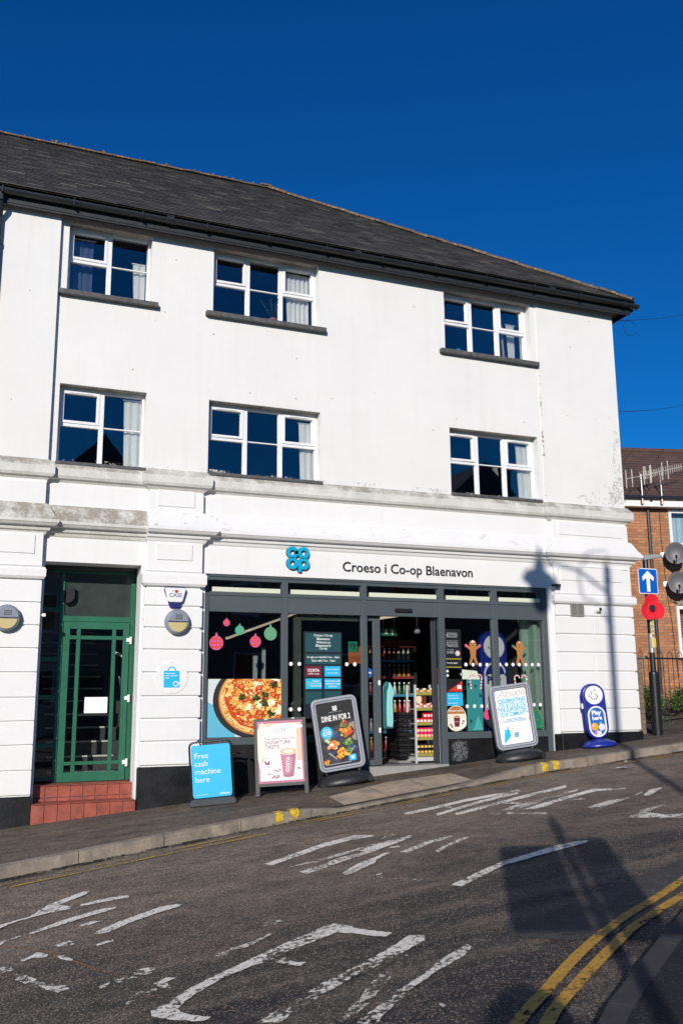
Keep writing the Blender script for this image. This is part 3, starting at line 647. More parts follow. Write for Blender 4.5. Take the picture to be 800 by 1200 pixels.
# upper windows
def window(x0, x1, z0, z1, n):
    f = MB(); yf, yb = .14, .20; t = .042
    f.box(x0+.002,x0+t,yf,yb,z0,z1-.002); f.box(x1-t,x1-.002,yf,yb,z0,z1-.002); f.box(x0+t,x1-t,yf,yb,z1-t-.012,z1-.002); f.box(x0+t,x1-t,yf,yb,z0,z0+t)
    cuts = [x0+t+(x1-x0-2*t)*i/n for i in range(n+1)]
    zt = z0+(z1-z0)*.53
    for c in cuts[1:-1]: f.box(c-.032,c+.032,yf-.003,yb,z0+t,z1-t-.012)
    for i in range(n):
        a = cuts[i]+(.032 if i else 0); b = cuts[i+1]-(.032 if i < n-1 else 0)
        opening = (i == 0) or (i == n-1 and n == 3)
        if opening:
            f.box(a,b,yf-.002,yb,zt-.045,zt)                                          # transom
            s = .038; za, zb = zt+.002, z1-t-.014                                       # opening sash, proud of the frame
            f.box(a,a+s,yf-.014,yb,za,zb); f.box(b-s,b,yf-.014,yb,za,zb); f.box(a+s,b-s,yf-.014,yb,zb-s,zb); f.box(a+s,b-s,yf-.014,yb,za,za+s)
            f.box(a+.1,b-.1,yf-.024,yf-.015,zb-.028,zb-.012)                            # trickle vent
        else: f.box(a,b,yf+.012,yb-.01,zt-.03,zt-.012)
    win = obj('window', f, M['upvc'], B, bevel=.004)
    g = MB(); g.box(x0+t-.01,x1-t+.01,.167,.173,z0+t-.01,z1-t); obj('pane', g, M['glass'], win)
    s = MB(); s.box(x0+.001,x1-.001,.004,.139,z1-.006,z1-.001); obj('lintel_shade_sheet', s, M['soffit_shade'], win)  # thin darker sheet: shade under the window head put in as colour
    s = MB()
    if z0 > 6: s.box(x0-.11,x1+.10,-.085,.135,z0-.075,z0-.002)
    else: s.box(x0-.01,x1+.02,-.055,.135,z0-.05,z0-.002)
    obj('sill', s, M['sill'], win, bevel=.006)
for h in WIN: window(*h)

# roof: every slate its own plate
EX, EY, EZ = 10.66, -.30, 8.405; PX, PY, PZ = 5.50, 4.85, 12.29
run = PY-EY; rise = PZ-EZ; slope = math.hypot(run, rise); cy, cz = run/slope, rise/slope
sl = MB(); rng = random.Random(3); ncourse = 41; e = slope/ncourse
def sp(x, s, h): return (x, EY+s*cy-h*cz, EZ+s*cz+h*cy)
for k in range(ncourse):
    s0 = k*e; s1 = s0+e*1.12 if k < ncourse-1 else slope
    x = -4.6+(.12 if k % 2 else 0)
    while x < EX:
        w_ = .24; xa = x+.002; xb = x+w_-.002; x += w_
        lim0 = EX-(EX-PX)*min(1,s0/slope)-.02
        if xa > lim0-.03: continue
        xb = min(xb, lim0); j = rng.uniform(-.0025,.0025); tl = rng.uniform(0,.003)
        lim1 = EX-(EX-PX)*min(1,s1/slope)
        xbt = min(xb, max(xa+.01, lim1)); 
        h0 = .017; t = .007
        a = [sp(xa,s0+j,h0+tl),sp(xb,s0+j+tl*.3,h0),sp(xbt,s1,.004),sp(xa,s1,.004)]
        b = [sp(xa,s0+j,h0+tl-t),sp(xb,s0+j+tl*.3,h0-t),sp(xbt,s1,-.002),sp(xa,s1,-.002)]
        sl.add(a+b, [(0,1,2,3),(7,6,5,4),(0,4,5,1),(1,5,6,2),(2,6,7,3),(3,7,4,0)])
roof = obj('roof', sl, M['slate'], B)
u = MB(); by = 10.5; RX = PX
u.add([(-4.6,EY,EZ-.01),(EX,EY,EZ-.01),(PX,PY,PZ-.01),(-4.6,PY,PZ-.01),(EX,by,EZ-.01),(-4.6,by,EZ-.01)],
      [(0,1,2,3),(1,4,2),(4,5,3,2),(0,3,5)])
obj('roof_deck', u, M['slate'], roof)
rd = MB()
def ridge_run(a, b, r, n, rnd, lift=.0):
    a = Vector(a); b = Vector(b)
    for i in range(n):
        p = a+(b-a)*(i+.01)/n; q = a+(b-a)*(i+.985)/n; j = rnd.uniform(-.006,.008)
        d = (q-p).normalized(); sd = d.cross(Vector((0,0,1))).normalized(); up = sd.cross(d)
        vs = []
        for pt in (p,q):
            for t in range(7):
                th = PI*t/6; vs.append(pt+sd*math.cos(th)*r*1.15+up*(math.sin(th)*r*.8+j+lift-.02))
        fs = [(t,t+1,8+t,7+t) for t in range(6)]+[tuple(range(6,-1,-1)),tuple(range(7,14)),(0,7,13,6)]
        rd.add(vs, fs)
ridge_run((-4.6,PY,PZ+.01),(PX-.05,PY,PZ+.01),.085,34,rng)
ridge_run((PX-.20,PY,PZ+.035),(PX+.02,PY,PZ+.04),.10,1,rng,.0); ridge_run((PX-.0,PY,PZ+.03),(PX+.34,PY-.34,PZ-.235),.10,1,rng,.0)
ridge_run((PX+.3,PY-.3,PZ-.21),(EX-.03,EY+.03,EZ+.03),.085,24,rng)
for i in range(46):          # mortar lumps and moss on the ridge
    t = rng.random(); 
    q = Vector((PX,PY,PZ+.04))+(Vector((EX,EY,EZ+.04))-Vector((PX,PY,PZ+.04)))*t if i % 2 else Vector((-1+6.4*t,PY-.05,PZ+.05))
    r = rng.uniform(.02,.045); rd.lathe(q, [(r*.5,-r),(r,-r*.2),(r*.6,r*.6)], 6)
obj('ridge_tiles', rd, M['ridge'], roof)
fb = MB(); fb.box(-4.6,10.60,-.20,-.175,8.20,8.385); fb.box(-4.6,10.575,-.174,.0,8.258,8.275); fb.box(10.575,10.60,-.174,10.4,8.20,8.385); fb.box(10.338,10.574,-.0,10.4,8.258,8.275)
fb.box(-4.6,10.59,-.19,-.176,8.175,8.199)
obj('eaves_board', fb, M['fasciab'], B)
gt = MB(); n = 10
vs = []; 
gp = [(-4.6,-.262),(10.665,-.262)]
for x in (-4.6,10.70):
    for t in range(n+1): th = PI+PI*t/n; vs.append((x,-.262+.062*math.cos(th),8.345+.062*math.sin(th)))
    for t in range(n+1): th = 2*PI-PI*t/n; vs.append((x,-.262+.056*math.cos(th),8.349+.056*math.sin(th)))
m_ = 2*(n+1)
gt.add(vs, [(i,m_+i,m_+(i+1)%m_,(i+1)%m_) for i in range(m_)]+[tuple(range(m_)),tuple(range(2*m_-1,m_-1,-1))])
gt.box(10.70,10.708,-.326,-.198,8.28,8.352)
gt.tube((10.66,-.15,8.32),(10.66,3,8.32),.06)
for i, x in enumerate(frange(-3.6,10.4,15)):
    gt.box(x-.012,x+.012,-.33,-.195,8.272,8.284); gt.box(x-.010,x+.010,-.334,-.326,8.274,8.365)
for x in (2.4,5.32,8.9): gt.tube((x-.05,-.262,8.345),(x+.05,-.262,8.345),.07,n=14)
gutter = obj('gutter', gt, M['gutter'], B)
dp = MB(); dp.path([(.13,-.262,8.29),(.13,-.262,8.18),(.13,-.13,8.0),(.13,-.13,4.75),(.13,-.30,4.6),(.13,-.30,3.7),(.13,-.17,3.5),(.13,-.17,.1)], .034, 12)
for z in (7.6,6.2,5.0,2.6,1.2): dp.tube((.13,-.13 if z > 4 else -.17,z),(.13,-.13 if z > 4 else -.17,z+.05),.042,n=12)
obj('downpipe', dp, M['gutter'], B)

# ------------------------------------------------------------------ green door in its recess
D = MB(); yd = .50
def bars(mb, L, y0, y1):
    for x0, x1, z0, z1 in L: mb.box(x0,x1,y0,y1,z0,z1)
df = MB(); bars(df, [(.94,1.0,.53,3.345),(1.23,1.28,.53,3.28),(2.165,2.235,.53,3.345),(1.0,2.165,3.28,3.345),(1.28,2.165,2.625,2.70)], yd-.01, yd+.06)
bars(df, [(1.0,1.23,z-.03,z+.03) for z in (.58,1.0,1.62,2.12,2.78)], yd, yd+.05)
frame = obj('entrance_frame', df, M['green'], B, bevel=.004)
gl = MB(); gl.box(1.0,1.23,yd+.02,yd+.026,.58,3.28); obj('side_light', gl, M['shopglass'], frame)
gl = MB(); gl.box(1.28,2.165,yd+.02,yd+.026,2.70,3.28); obj('fanlight', gl, M['frost'], frame)
dm = MB(); bars(dm, [(1.285,1.37,.535,2.62),(2.075,2.16,.535,2.62),(1.37,2.075,2.525,2.62),(1.37,2.075,.535,.655),(1.46,1.51,.655,2.525),(1.93,1.98,.655,2.525),
                    (1.37,1.46,2.385,2.435),(1.51,1.93,2.385,2.435),(1.98,2.075,2.385,2.435),(1.37,1.46,.745,.79),(1.51,1.93,.745,.79),(1.98,2.075,.745,.79)], yd-.035, yd+.01)
door = obj('entrance_door', dm, M['green'], B, bevel=.003)
gl = MB(); gl.box(1.36,2.08,yd-.018,yd-.012,.64,2.54); obj('pane', gl, M['doorglass'], door)
lb = MB(); lb.box(1.60,1.90,yd-.026,yd-.0205,1.41,1.62); obj('notice', lb, M['wht'], door)
pb = MB(); pb.box(1.52,1.92,yd-.030,yd-.0205,1.375,1.395); obj('push_bar', pb, M['black'], door)
hg = MB()
for z in (2.36,1.58,.74):
    hg = MB(); hg.prism([(2.12,z),(2.16,z),(2.16,z-.03),(2.19,z-.03),(2.19,z+.07),(2.16,z+.07),(2.16,z+.05),(2.12,z+.05)], yd-.052, yd-.036); obj('hinge_plate', hg, M['wht2'], door)
dc = MB(); dc.prism([(1.29,3.10),(1.40,3.08),(1.40,2.93),(1.36,2.88),(1.29,2.86)], yd-.09, yd-.011); obj('door_closer', dc, M['black'], frame)
st = MB(); stair = simple('stair_carpet', (.05,.05,.055), .9)
for i in range(12): st.box(.6,2.5,.75+i*.25,1.1+i*.25,.53,.64+i*.185)
stp = obj('inner_stairs', st, stair, B)
sn = MB()
for i in range(12): sn.box(1.2,2.08,.728+i*.25,.765+i*.25,.63+i*.185,.652+i*.185)
obj('stair_nosing', sn, simple('pale_nosing', (.6,.6,.57), .4), stp)
hr = MB(); hr.path([(2.22,.8,.6),(2.22,.8,1.9),(2.2,.85,2.1),(2.14,.95,2.2),(2.05,1.1,2.25)], .018); hr.path([(2.12,.7,.6),(2.12,.7,1.7),(2.1,.8,1.9)], .014); obj('handrail', hr, M['wht2'], stp)
fl = MB(); fl.box(.5,2.6,.56,.74,.3,.53); obj('lobby_floor', fl, stair, B)
# tiled steps
ts = MB().mat(M['grout']); ts.box(.945,2.215,-.112,.15,-.2,.322); ts.box(.972,2.208,.151,.56,-.2,.517)
ts.mat(M['tile'])
def tiles(x0, x1, nx, y, zs):
    for i in range(nx):
        a = x0+(x1-x0)*i/nx+.003; b = x0+(x1-x0)*(i+1)/nx-.003
        for z0, z1 in zs: ts.box(a,b,y-.010,y,z0,z1)
tiles(.945,2.215,8,-.112,[(G(1.2)-.2,.318)])
tiles(.972,2.208,8,.151,[(.332,.375),(.381,.513)])
for i in range(8):
    a = .945+1.27*i/8+.003; b = .945+1.27*(i+1)/8-.003; ts.box(a,b,-.128,.140,.322,.332)
    a = .972+1.236*i/8+.003; b = .972+1.236*(i+1)/8-.003; ts.box(a,b,.135,.30,.517,.528); ts.box(a,b,.305,.488,.517,.528)
obj('entrance_steps', ts, None, B, bevel=.003)

# ------------------------------------------------------------------ shopfront
F = MB(); y0, y1 = .03, .115
mull = [(3.09,3.155),(4.22,4.31),(5.45,5.54),(6.73,6.83),(7.67,7.77),(8.60,8.69)]
for i, (a, b) in enumerate(mull):
    F.box(a,b,y0,y1,(.30 if i in (0,1,4,5) else .30),3.289)
bays = [(mull[i][1],mull[i+1][0]) for i in range(5)]
for i, (a, b) in enumerate(bays):
    F.box(a,b,y0+.004,y1,3.21,3.289); F.box(a,b,y0+.008,y1,2.77,3.05)
    if i != 2: F.box(a,b,y0+.006,y1,.965,1.065)
F.box(3.155,8.60,y0-.012,y0-.0,3.255,3.289)
F.box(3.09,8.69,y0-.006,y0+.003,2.995,3.012)
sf = obj('shopfront_frame', F, M['grey'], B, bevel=.005)
tp = MB().mat(M['shopglass'])
for a, b in bays: tp.box(a,b,.075,.08,3.05,3.21)
obj('transom_panes', tp, None, sf)
tp = MB()
for a, b in bays: tp.box(a+.05,b-.02,.056,.074,3.052,3.115)
obj('transom_blind', tp, simple('pale_blind', srgb(206,212,190), .7, var=.03), sf)
PANES = []
for i in (0,1,3,4):
    a, b = bays[i]; q = MB(); q.box(a-.005,b+.005,.070,.076,1.05,2.78); PANES.append(obj('shop_window_pane', q, M['shopglass'], sf))
for i0, i1 in ((0,1),(3,4)):
    q = MB(); q.box(bays[i0][0],bays[i1][1],.045,.12,-.2,.964); sr = obj('stall_riser', q, M['plinth'], B)
q = MB(); q.flat([(6.90,.66),(7.02,.64),(7.14,.67),(7.17,.80),(7.14,.93),(7.0,.955),(6.92,.93),(6.88,.8)], .0425)
obj('scuffed_patch', q, worn_paint('scuffed_paint', (.12,.125,.135), .80), sr)
q = MB(); q.box(8.69,8.80,-.002,.0-.001,.2,1.0); q.box(8.71,8.775,-.05,-.003,G(8.74)-.2,1.0); obj('plinth_return', q, M['plinth'], B, bevel=.005)
q = MB(); q.box(5.50,6.80,-.03,.30,.2,.612); obj('threshold', q, simple('threshold_concrete', (.30,.29,.28), .8, bump=.3), B)
# sliding door leaves
q = MB(); q.box(5.675,5.79,.13,.175,.625,2.765); q.box(5.545,5.675,.13,.175,2.70,2.765); q.box(5.545,5.675,.13,.175,.625,.70)
lf = obj('sliding_door_leaf', q, M['grey'], B, bevel=.004)
q = MB(); q.box(5.50,5.68,.148,.153,.69,2.71); obj('pane', q, M['shopglass'], lf)
for z in (1.76,1.08): q = MB(); q.box(5.742,5.775,.118,.129,z,z+.07); obj('lock_plate', q, M['wht2'], lf)
q = MB(); q.prism(disc(5.59,1.94,.072), .1405, .1475); s1 = obj('push_sticker', q, flatc('sticker_blue',(36,96,170)), lf)
q = MB(); q.box(5.555,5.57,.138,.1404,1.905,1.975); q.box(5.57,5.635,.138,.1404,1.93,1.95); obj('arrow_mark', q, M['wht'], s1)
q = MB(); q.box(6.66,6.70,.16,.20,.625,2.765); q.box(6.70,6.728,.14,.22,.625,2.765); obj('sliding_door_leaf', q, flatc('dark_grey',(52,57,62)), B, bevel=.004)
q = MB(); q.box(4.44,4.55,.15,.20,.98,2.765); q.box(4.55,5.44,.15,.20,2.69,2.765); obj('inner_screen_frame', q, flatc('olive_grey',(72,80,68)), B)
q = MB(); q.box(5.99,6.27,-.0,.037,2.835,2.885); q.box(6.01,6.04,-.004,-.0005,2.85,2.87); obj('door_sensor', q, M['black'], B, bevel=.008)
# ------------------------------------------------------------------ window graphics (parts of their panes)
P1, P2, P4, P5 = PANES
YS = .0675
class Layers:
    """flat printed layers, each a hair in front of the one before"""
    def __init__(s, y, box=None, step=.00012): s.mb = MB(); s.y = y; s.box = box; s.step = step
    def put(s, mat, poly):
        if s.box: poly = clip(poly, *s.box)
        if len(poly) < 3: return
        s.mb.mat(mat).flat(poly, s.y); s.y -= s.step
L = Layers(YS, (3.16,4.22,1.07,1.85), .00002)
lr = random.Random(21)
L.put(flatc('pz_back',(205,214,214)), rect(3.16,4.22,1.07,1.85))
L.put(flatc('pz_blue',(96,178,205)), disc(2.95,.98,.62,40,.60))
L.put(flatc('pz_plate',(30,30,32)), disc(3.91,1.56,.665,48,.53))
L.put(flatc('pz_plate2',(48,48,50)), disc(3.915,1.565,.645,48,.515))
L.put(flatc('pz_plate',(30,30,32)), disc(3.92,1.568,.628,48,.50))
L.put(flatc('pz_crust_dark',(178,110,48)), disc(3.92,1.57,.60,48,.485))
L.put(flatc('pz_crust',(226,172,98)), disc(3.925,1.575,.585,48,.475))
L.put(flatc('pz_crust2',(238,196,124)), disc(3.93,1.58,.55,48,.45))
L.put(flatc('pz_sauce',(196,72,22)), blob(3.94,1.585,.525,40,.025,lr,.425))
def pz(x0=0., x1=.485):
    a = lr.uniform(0,2*PI); r = x0+math.sqrt(lr.random())*(x1-x0); return 3.94+r*math.cos(a), 1.585+r*.82*math.sin(a)
def pb(c, x, z, q, n=8, j=.35, k=.8): L.put(flatc('pz_%d_%d_%d' % c, c), blob(x,z,q,n,j,lr,q*k))
for k in range(230): pb(lr.choice([(232,180,84),(238,198,110),(226,160,62),(222,140,56),(204,92,34),(240,210,130)]), *pz(), lr.uniform(.02,.05), 9)
for k in range(9): x, z = pz(.05,.40); pb((246,232,176),x,z,.062,12,.25); pb((250,244,214),x,z+.006,.045,11,.3); pb((252,248,232),x+.01,z+.01,.022,8,.3)
for k in range(420): pb(lr.choice([(228,150,70),(244,214,132),(196,96,36),(150,50,20),(246,226,160),(232,178,90),(210,96,36),(250,236,190)]), *pz(), lr.uniform(.005,.018), 7, .45)
for k in range(9):
    a = k*.7+.4; r = .16+.26*((k*5)%9)/9; x = 3.94+r*1.1*math.cos(a); z = 1.585+r*.8*math.sin(a)
    pb((158,40,18),x,z,.047,14,.1); pb((206,66,28),x,z+.002,.040,13,.1); pb((226,100,48),x,z+.002,.030,12,.15)
    for m_ in range(5): pb((240,160,90),x+.018*math.cos(m_*1.26),z+.015*math.sin(m_*1.26),.006,6,.3)
for k in range(22):
    a = k*2.1+.9; r = .08+.42*((k*11)%22)/22; x = 3.94+r*math.cos(a); z = 1.585+r*.8*math.sin(a)
    for j in range(17): pb(lr.choice([(44,56,22),(64,78,30),(30,38,16),(92,100,48),(54,66,28),(24,28,14)]), x+lr.gauss(0,.023), z+lr.gauss(0,.018), lr.uniform(.006,.016), 7, .35)
for k in range(120): a = lr.uniform(0,2*PI); r_ = lr.uniform(.535,.575); pb(lr.choice([(214,150,80),(240,206,146),(196,128,64),(246,218,166)]), 3.93+r_*math.cos(a), 1.58+r_*.815*math.sin(a), lr.uniform(.01,.022), 8, .3)
obj('pizza_poster', L.mb, None, P1, label='large poster of a pizza on a dark plate over a light blue background')
# baubles
def bauble(cx, cz, r, kind, pane, nme='bauble_sticker'):
    L = Layers(YS); pink = flatc('bb_pink',(206,88,150)); red = flatc('bb_red',(214,66,40)); gr = flatc('bb_green',(82,162,128)); gd = flatc('bb_olive',(124,140,92))
    base = pink if kind == 'check' else gr
    L.put(base if kind == 'check' else gr, rrect(cx-r*.16,cx+r*.16,cz+r*.9,cz+r*1.28,r*.05)); L.put(base, disc(cx,cz+r*1.3,r*.13,10))
    L.put(base, disc(cx,cz,r,32))
    if kind == 'check':
        s = r*.42
        for i in range(-3,4):
            for j in range(-3,4):
                if (i+j) % 2: continue
                x, z = cx+i*s, cz+j*s
                d = [(x-s,z),(x,z-s),(x+s,z),(x,z+s)]
                d = [(x-s*.5,z-s*.5),(x+s*.5,z-s*.5),(x+s*.5,z+s*.5),(x-s*.5,z+s*.5)]
                if min(math.hypot(a-cx,b-cz) for a,b in d) < r*.85:
                    d = [((a-cx)*.707-(b-cz)*.707, (a-cx)*.707+(b-cz)*.707) for a,b in d]; d = [(cx+a*min(1,r*.98/max(1e-6,math.hypot(a,b))), cz+b*min(1,r*.98/max(1e-6,math.hypot(a,b)))) for a,b in d]
                    L.mb.mat(red).flat(d, L.y)
    elif kind == 'stripe':
        for k in range(-4,5):
            o = k*r*.24; h = math.sqrt(max(0,r*r-o*o))*.97; u = (.707,.707); n = (-.707,.707)
            p = [(cx+n[0]*(o+q)+u[0]*t, cz+n[1]*(o+q)+u[1]*t) for q, t in ((-.018*r*2,-h),(-.018*r*2,h),(.018*r*2,h),(.018*r*2,-h))]
            L.mb.mat(gd).flat(p, L.y)
    obj(nme, L.mb, None, pane)
for a in ((3.28,2.34,.098,'check'),(3.42,2.62,.048,'check'),(3.61,2.52,.066,'plain'),(3.84,2.365,.080,'check'),(4.06,2.48,.094,'stripe')): bauble(*a, P1)
bauble(7.545,1.31,.075,'check',P4)
# safety dots
for pane_, pts_ in ((P2,[(4.365,2.06),(4.49,2.06),(5.22,2.06),(5.345,2.06),(4.365,1.43),(4.49,1.43)]),
                    (P4,[(x,z) for x in (7.19,7.315,7.44,7.56) for z in (2.065,1.44)]), (P5,[(x,z) for x in (7.79,7.91,8.03,8.145,8.265,8.385,8.50) for z in (2.07,1.45)])):
    for x, z in pts_: m = MB(); m.flat(disc(x,z,.028,16), YS-.006); obj('safety_dot', m, M['wht'], pane_)
# door notices
L = Layers(YS); teal = flatc('nt_teal',(30,74,80)); nav = flatc('nt_navy',(24,34,42)); cy_ = M['cyan']
L.put(nav, rect(4.555,5.145,1.30,2.52))
L.put(teal, rect(4.585,5.13,2.235,2.50)); L.put(teal, rect(4.585,5.13,2.06,2.20)); L.put(M['costared'], rect(4.585,4.83,1.885,2.03))
L.put(cy_, rect(4.875,5.125,1.885,2.03)); L.put(cy_, rect(4.585,4.83,1.71,1.855)); L.put(cy_, rect(4.875,5.125,1.71,1.855))
L.put(teal, rect(4.585,4.83,1.50,1.675)); L.put(teal, rect(4.875,5.125,1.50,1.675)); L.put(flatc('lime',(150,200,60)), disc(4.64,1.78,.03,14)); L.put(cy_, disc(4.645,1.78,.022,14))
nb = obj('door_notice_panel', L.mb, None, P2, label='dark panel of notices with teal, burgundy and bright blue squares'); yt = L.y-.001
for s, cz, w_ in (('Croeso i Co-op',2.465,.29),('Blaenavon',2.42,.20),('Welcome to',2.37,.22),("Blaenavon's",2.325,.23),('Co-op',2.28,.12)): text(s, nb, M['wht'], 4.857, cz, w=w_, y=yt, bold=.015)
for s, cz, w_ in (('Ar agor yn ddyddiol 7am - 10pm',2.155,.50),('Open daily 7am - 10pm',2.105,.37)): text(s, nb, M['wht'], 4.857, cz, w=w_, y=yt, bold=.015)
text('COSTA', nb, M['wht'], 4.707, 1.972, w=.18, y=yt, bold=.03); text('coffee to go', nb, M['wht'], 4.707, 1.922, w=.17, y=yt, bold=.01)
text('Recycle soft plastic', nb, M['wht'], 5.0, 1.985, w=.2, y=yt, bold=.01); text('food and drinks', nb, M['wht'], 5.0, 1.935, w=.17, y=yt, bold=.01)
text('Register\nyour Co-op\nmembership', nb, M['wht'], 4.745, 1.785, h=.1, y=yt, bold=.01)
text('Customers with\nassistance dogs\nwelcome', nb, M['wht'], 5.0, 1.785, h=.1, y=yt, bold=.01)
q = MB().mat(flatc('greenposter',(34,130,96))); q.box(5.255,5.40,.085,.09,2.235,2.39); q.mat(flatc('orangeposter',(172,92,44))); q.prism([(5.255,2.07),(5.50,2.07),(5.50,2.37),(5.46,2.34),(5.41,2.30),(5.41,2.235),(5.255,2.235)], .085, .09)
mp = obj('festive_poster', q, None, P2); text('ry', mp, M['ink'], 5.335, 2.315, w=.10, y=.0835, bold=.01); text('mas', mp, flatc('orange2',(140,70,34)), 5.375, 2.14, w=.17, y=.0835, bold=.02)
# right-hand windows
L = Layers(YS); L.put(flatc('poster_dark',(26,27,30)), rect(6.84,7.12,1.66,2.60)); L.put(flatc('signal_red',(206,52,40)), [(6.86,1.66),(7.12,1.66),(7.12,1.82)])
L.put(M['cyan'], rect(6.84,7.12,1.45,1.645)); L.put(M['wht'], disc(7.055,2.235,.04,16)); L.put(flatc('signal_red',(206,52,40)), disc(7.055,2.235,.032,16)); L.put(M['wht'], disc(7.055,2.235,.022,16))
for i in range(9):
    yl = flatc('warn_yellow',(220,210,40)); x = 6.85+i*.03; L.put(yl, [(x,2.142),(x+.015,2.142),(x+.022,2.156),(x+.007,2.156)]); L.put(yl, [(x,2.018),(x+.015,2.018),(x+.022,2.032),(x+.007,2.032)])
L.put(M['wht'], rect(7.03,7.10,1.70,1.755))
wp = obj('notice_poster', L.mb, None, P4); yt = L.y-.001
for i, wd in enumerate((.17,.20,.18)): text(('Alcohol and','age restricted','sales policy')[i], wp, flatc('greyprint',(170,172,174)), 6.96, 2.54-i*.028, w=wd, y=yt, bold=.01)
for i in range(4): text(('We ask for proof of','age if you look','under twenty five','Thank you')[i], wp, flatc('greyprint',(170,172,174)), 6.965, 2.42-i*.026, w=.2, y=yt, bold=.01)
for i in range(3): text(('No smoking','on these','premises')[i], wp, flatc('greyprint',(170,172,174)), 6.93, 2.285-i*.024, w=.12, y=yt, bold=.01)
text('Security tagged', wp, M['wht'], 6.955, 2.087, w=.18, y=yt, bold=.01)
text('Payment cards', wp, M['wht'], 6.95, 1.60, w=.16, y=yt, bold=.01); text('we accept here', wp, M['wht'], 6.96, 1.56, w=.18, y=yt, bold=.01); text('Please take care', wp, M['wht'], 6.95, 1.49, w=.16, y=yt, bold=.01)
L = Layers(YS); L.put(flatc('pale_board',(206,216,196)), [(6.87,1.99),(6.88,2.01),(7.38,1.97),(7.43,1.86),(7.42,1.84),(6.88,1.85)]); L.put(flatc('poster_dark',(26,27,30)), disc(7.10,1.92,.028,16,.038)); L.put(M['wht'], disc(7.105,1.92,.012,8,.016))
for z in (1.965,1.90,): L.put(M['black'], disc(6.87,z,.035,14)); L.put(M['wht'], disc(6.87,z,.02,10))
obj('arrow_banner', L.mb, None, P4)
L = Layers(YS); L.put(flatc('teal_print',(44,128,128)), rect(7.19,7.46,1.075,1.84)); 
for x, z in ((7.23,1.76),(7.35,1.74),(7.25,1.22),(7.43,1.60)): L.put(flatc('teal_dark',(22,70,74)), blob(x,z,.028,9,.3,lr))
L.put(flatc('teal_light',(70,166,160)), [(7.27,1.09),(7.46,1.09),(7.42,1.145),(7.445,1.145),(7.405,1.20),(7.42,1.20),(7.37,1.30),(7.33,1.20),(7.345,1.20),(7.30,1.145),(7.32,1.145)])
obj('teal_winter_print', L.mb, None, P4)
def ginger(cx, cz, pane, gl):
    L = Layers(YS-.003); c = flatc('ginger',(176,120,66)); c2 = flatc('ginger_lt',(206,160,104)); wht = M['wht']; acc = flatc(*gl)
    L.put(c, [(cx-.05,cz+.075),(cx+.05,cz+.075),(cx+.055,cz+.03),(cx+.045,cz-.06),(cx+.075,cz-.16),(cx+.035,cz-.175),(cx,cz-.08),(cx-.035,cz-.175),(cx-.075,cz-.16),(cx-.045,cz-.06),(cx-.055,cz+.03)])
    for s in (-1,1):
        L.put(c, [(cx+s*.04,cz+.08),(cx+s*.11,cz+.12),(cx+s*.13,cz+.09),(cx+s*.045,cz+.03)]); L.put(acc, disc(cx+s*.12,cz+.105,.024,12)); L.put(c, disc(cx+s*.055,cz-.168,.022,10))
    L.put(c, disc(cx,cz+.125,.062,22)); L.put(wht if gl[0] == 'g_pink' else c2, disc(cx,cz+.165,.028,14,.016)); L.put(M['ink'], disc(cx-.02,cz+.135,.006,8)); L.put(M['ink'], disc(cx+.02,cz+.135,.006,8)); L.put(M['ink'], [(cx-.02,cz+.105),(cx+.02,cz+.105),(cx+.012,cz+.098),(cx-.012,cz+.098)])
    for k in range(3): L.put(acc, disc(cx,cz+.045-.04*k,.008,8))
    obj('gingerbread_sticker', L.mb, None, pane)
ginger(7.325,2.25,P4,('g_pink',(222,96,110))); ginger(8.165,2.25,P5,('g_green',(60,120,90)))
def cane(cx, cz, pane, s=1., flip=1, tone='signal_red'):
    L = Layers(YS-.004); pts = [(cx,cz-.24*s)]+[(cx,cz-.04*s)]+[(cx+flip*(.055-.055*math.cos(R(a)))*s, cz+.055*math.sin(R(a))*s) for a in range(0,181,18)]
    pts = [(x-flip*.12*s*max(0,(cz-z))/s*-1.0,z) for x,z in pts]
    for i in range(len(pts)-1):
        a, b = Vector(pts[i]), Vector(pts[i+1]); n = max(1,int((b-a).length/.022)); d = (b-a)/n; u = Vector((-d.y,d.x)).normalized()*.014*s
        for k in range(n):
            p = a+d*k; q = a+d*(k+1); L.mb.mat(M['wht'] if (i+k) % 2 else flatc(tone,(206,52,40))).flat([tuple(p-u),tuple(q-u),tuple(q+u),tuple(p+u)], L.y)
    obj('candy_cane_sticker', L.mb, None, pane)
cane(7.25,1.87,P4,.8,1); cane(7.46,1.87,P4,.8,-1); cane(8.05,1.86,P5,.8,1); cane(8.27,1.86,P5,.8,-1)
L = Layers(YS); tg = flatc('tree_green',(20,122,84)); L.put(tg, [(8.28,1.085),(8.555,1.085),(8.50,1.17),(8.535,1.17),(8.475,1.26),(8.50,1.26),(8.44,1.34),(8.46,1.34),(8.415,1.42),(8.37,1.34),(8.39,1.34),(8.335,1.26),(8.36,1.26),(8.30,1.17),(8.33,1.17)])
for x, z in ((8.41,1.37),(8.37,1.29),(8.44,1.22),(8.36,1.19),(8.40,1.12),(8.49,1.12),(8.33,1.11)): L.put(flatc('tree_gold',(170,140,70)), disc(x,z,.011,8))
obj('fir_tree_sticker', L.mb, None, P5)
L = Layers(YS-.003); L.put(flatc('cr',(226,222,200)), disc(6.995,1.265,.175,36,.19)); L.put(flatc('cr2',(176,112,58)), clip(disc(6.995,1.265,.165,36,.18), 6.8,7.2,1.33,1.46)); L.put(flatc('cr3',(238,232,214)), disc(7.05,1.20,.12,24,.10))
L.put(M['costared'], [(6.965,1.14),(7.045,1.14),(7.06,1.29),(6.95,1.29)]); L.put(flatc('cr4',(232,220,200)), disc(7.005,1.293,.058,20,.02)); L.put(flatc('cr2',(176,112,58)), disc(7.005,1.293,.045,18,.013))
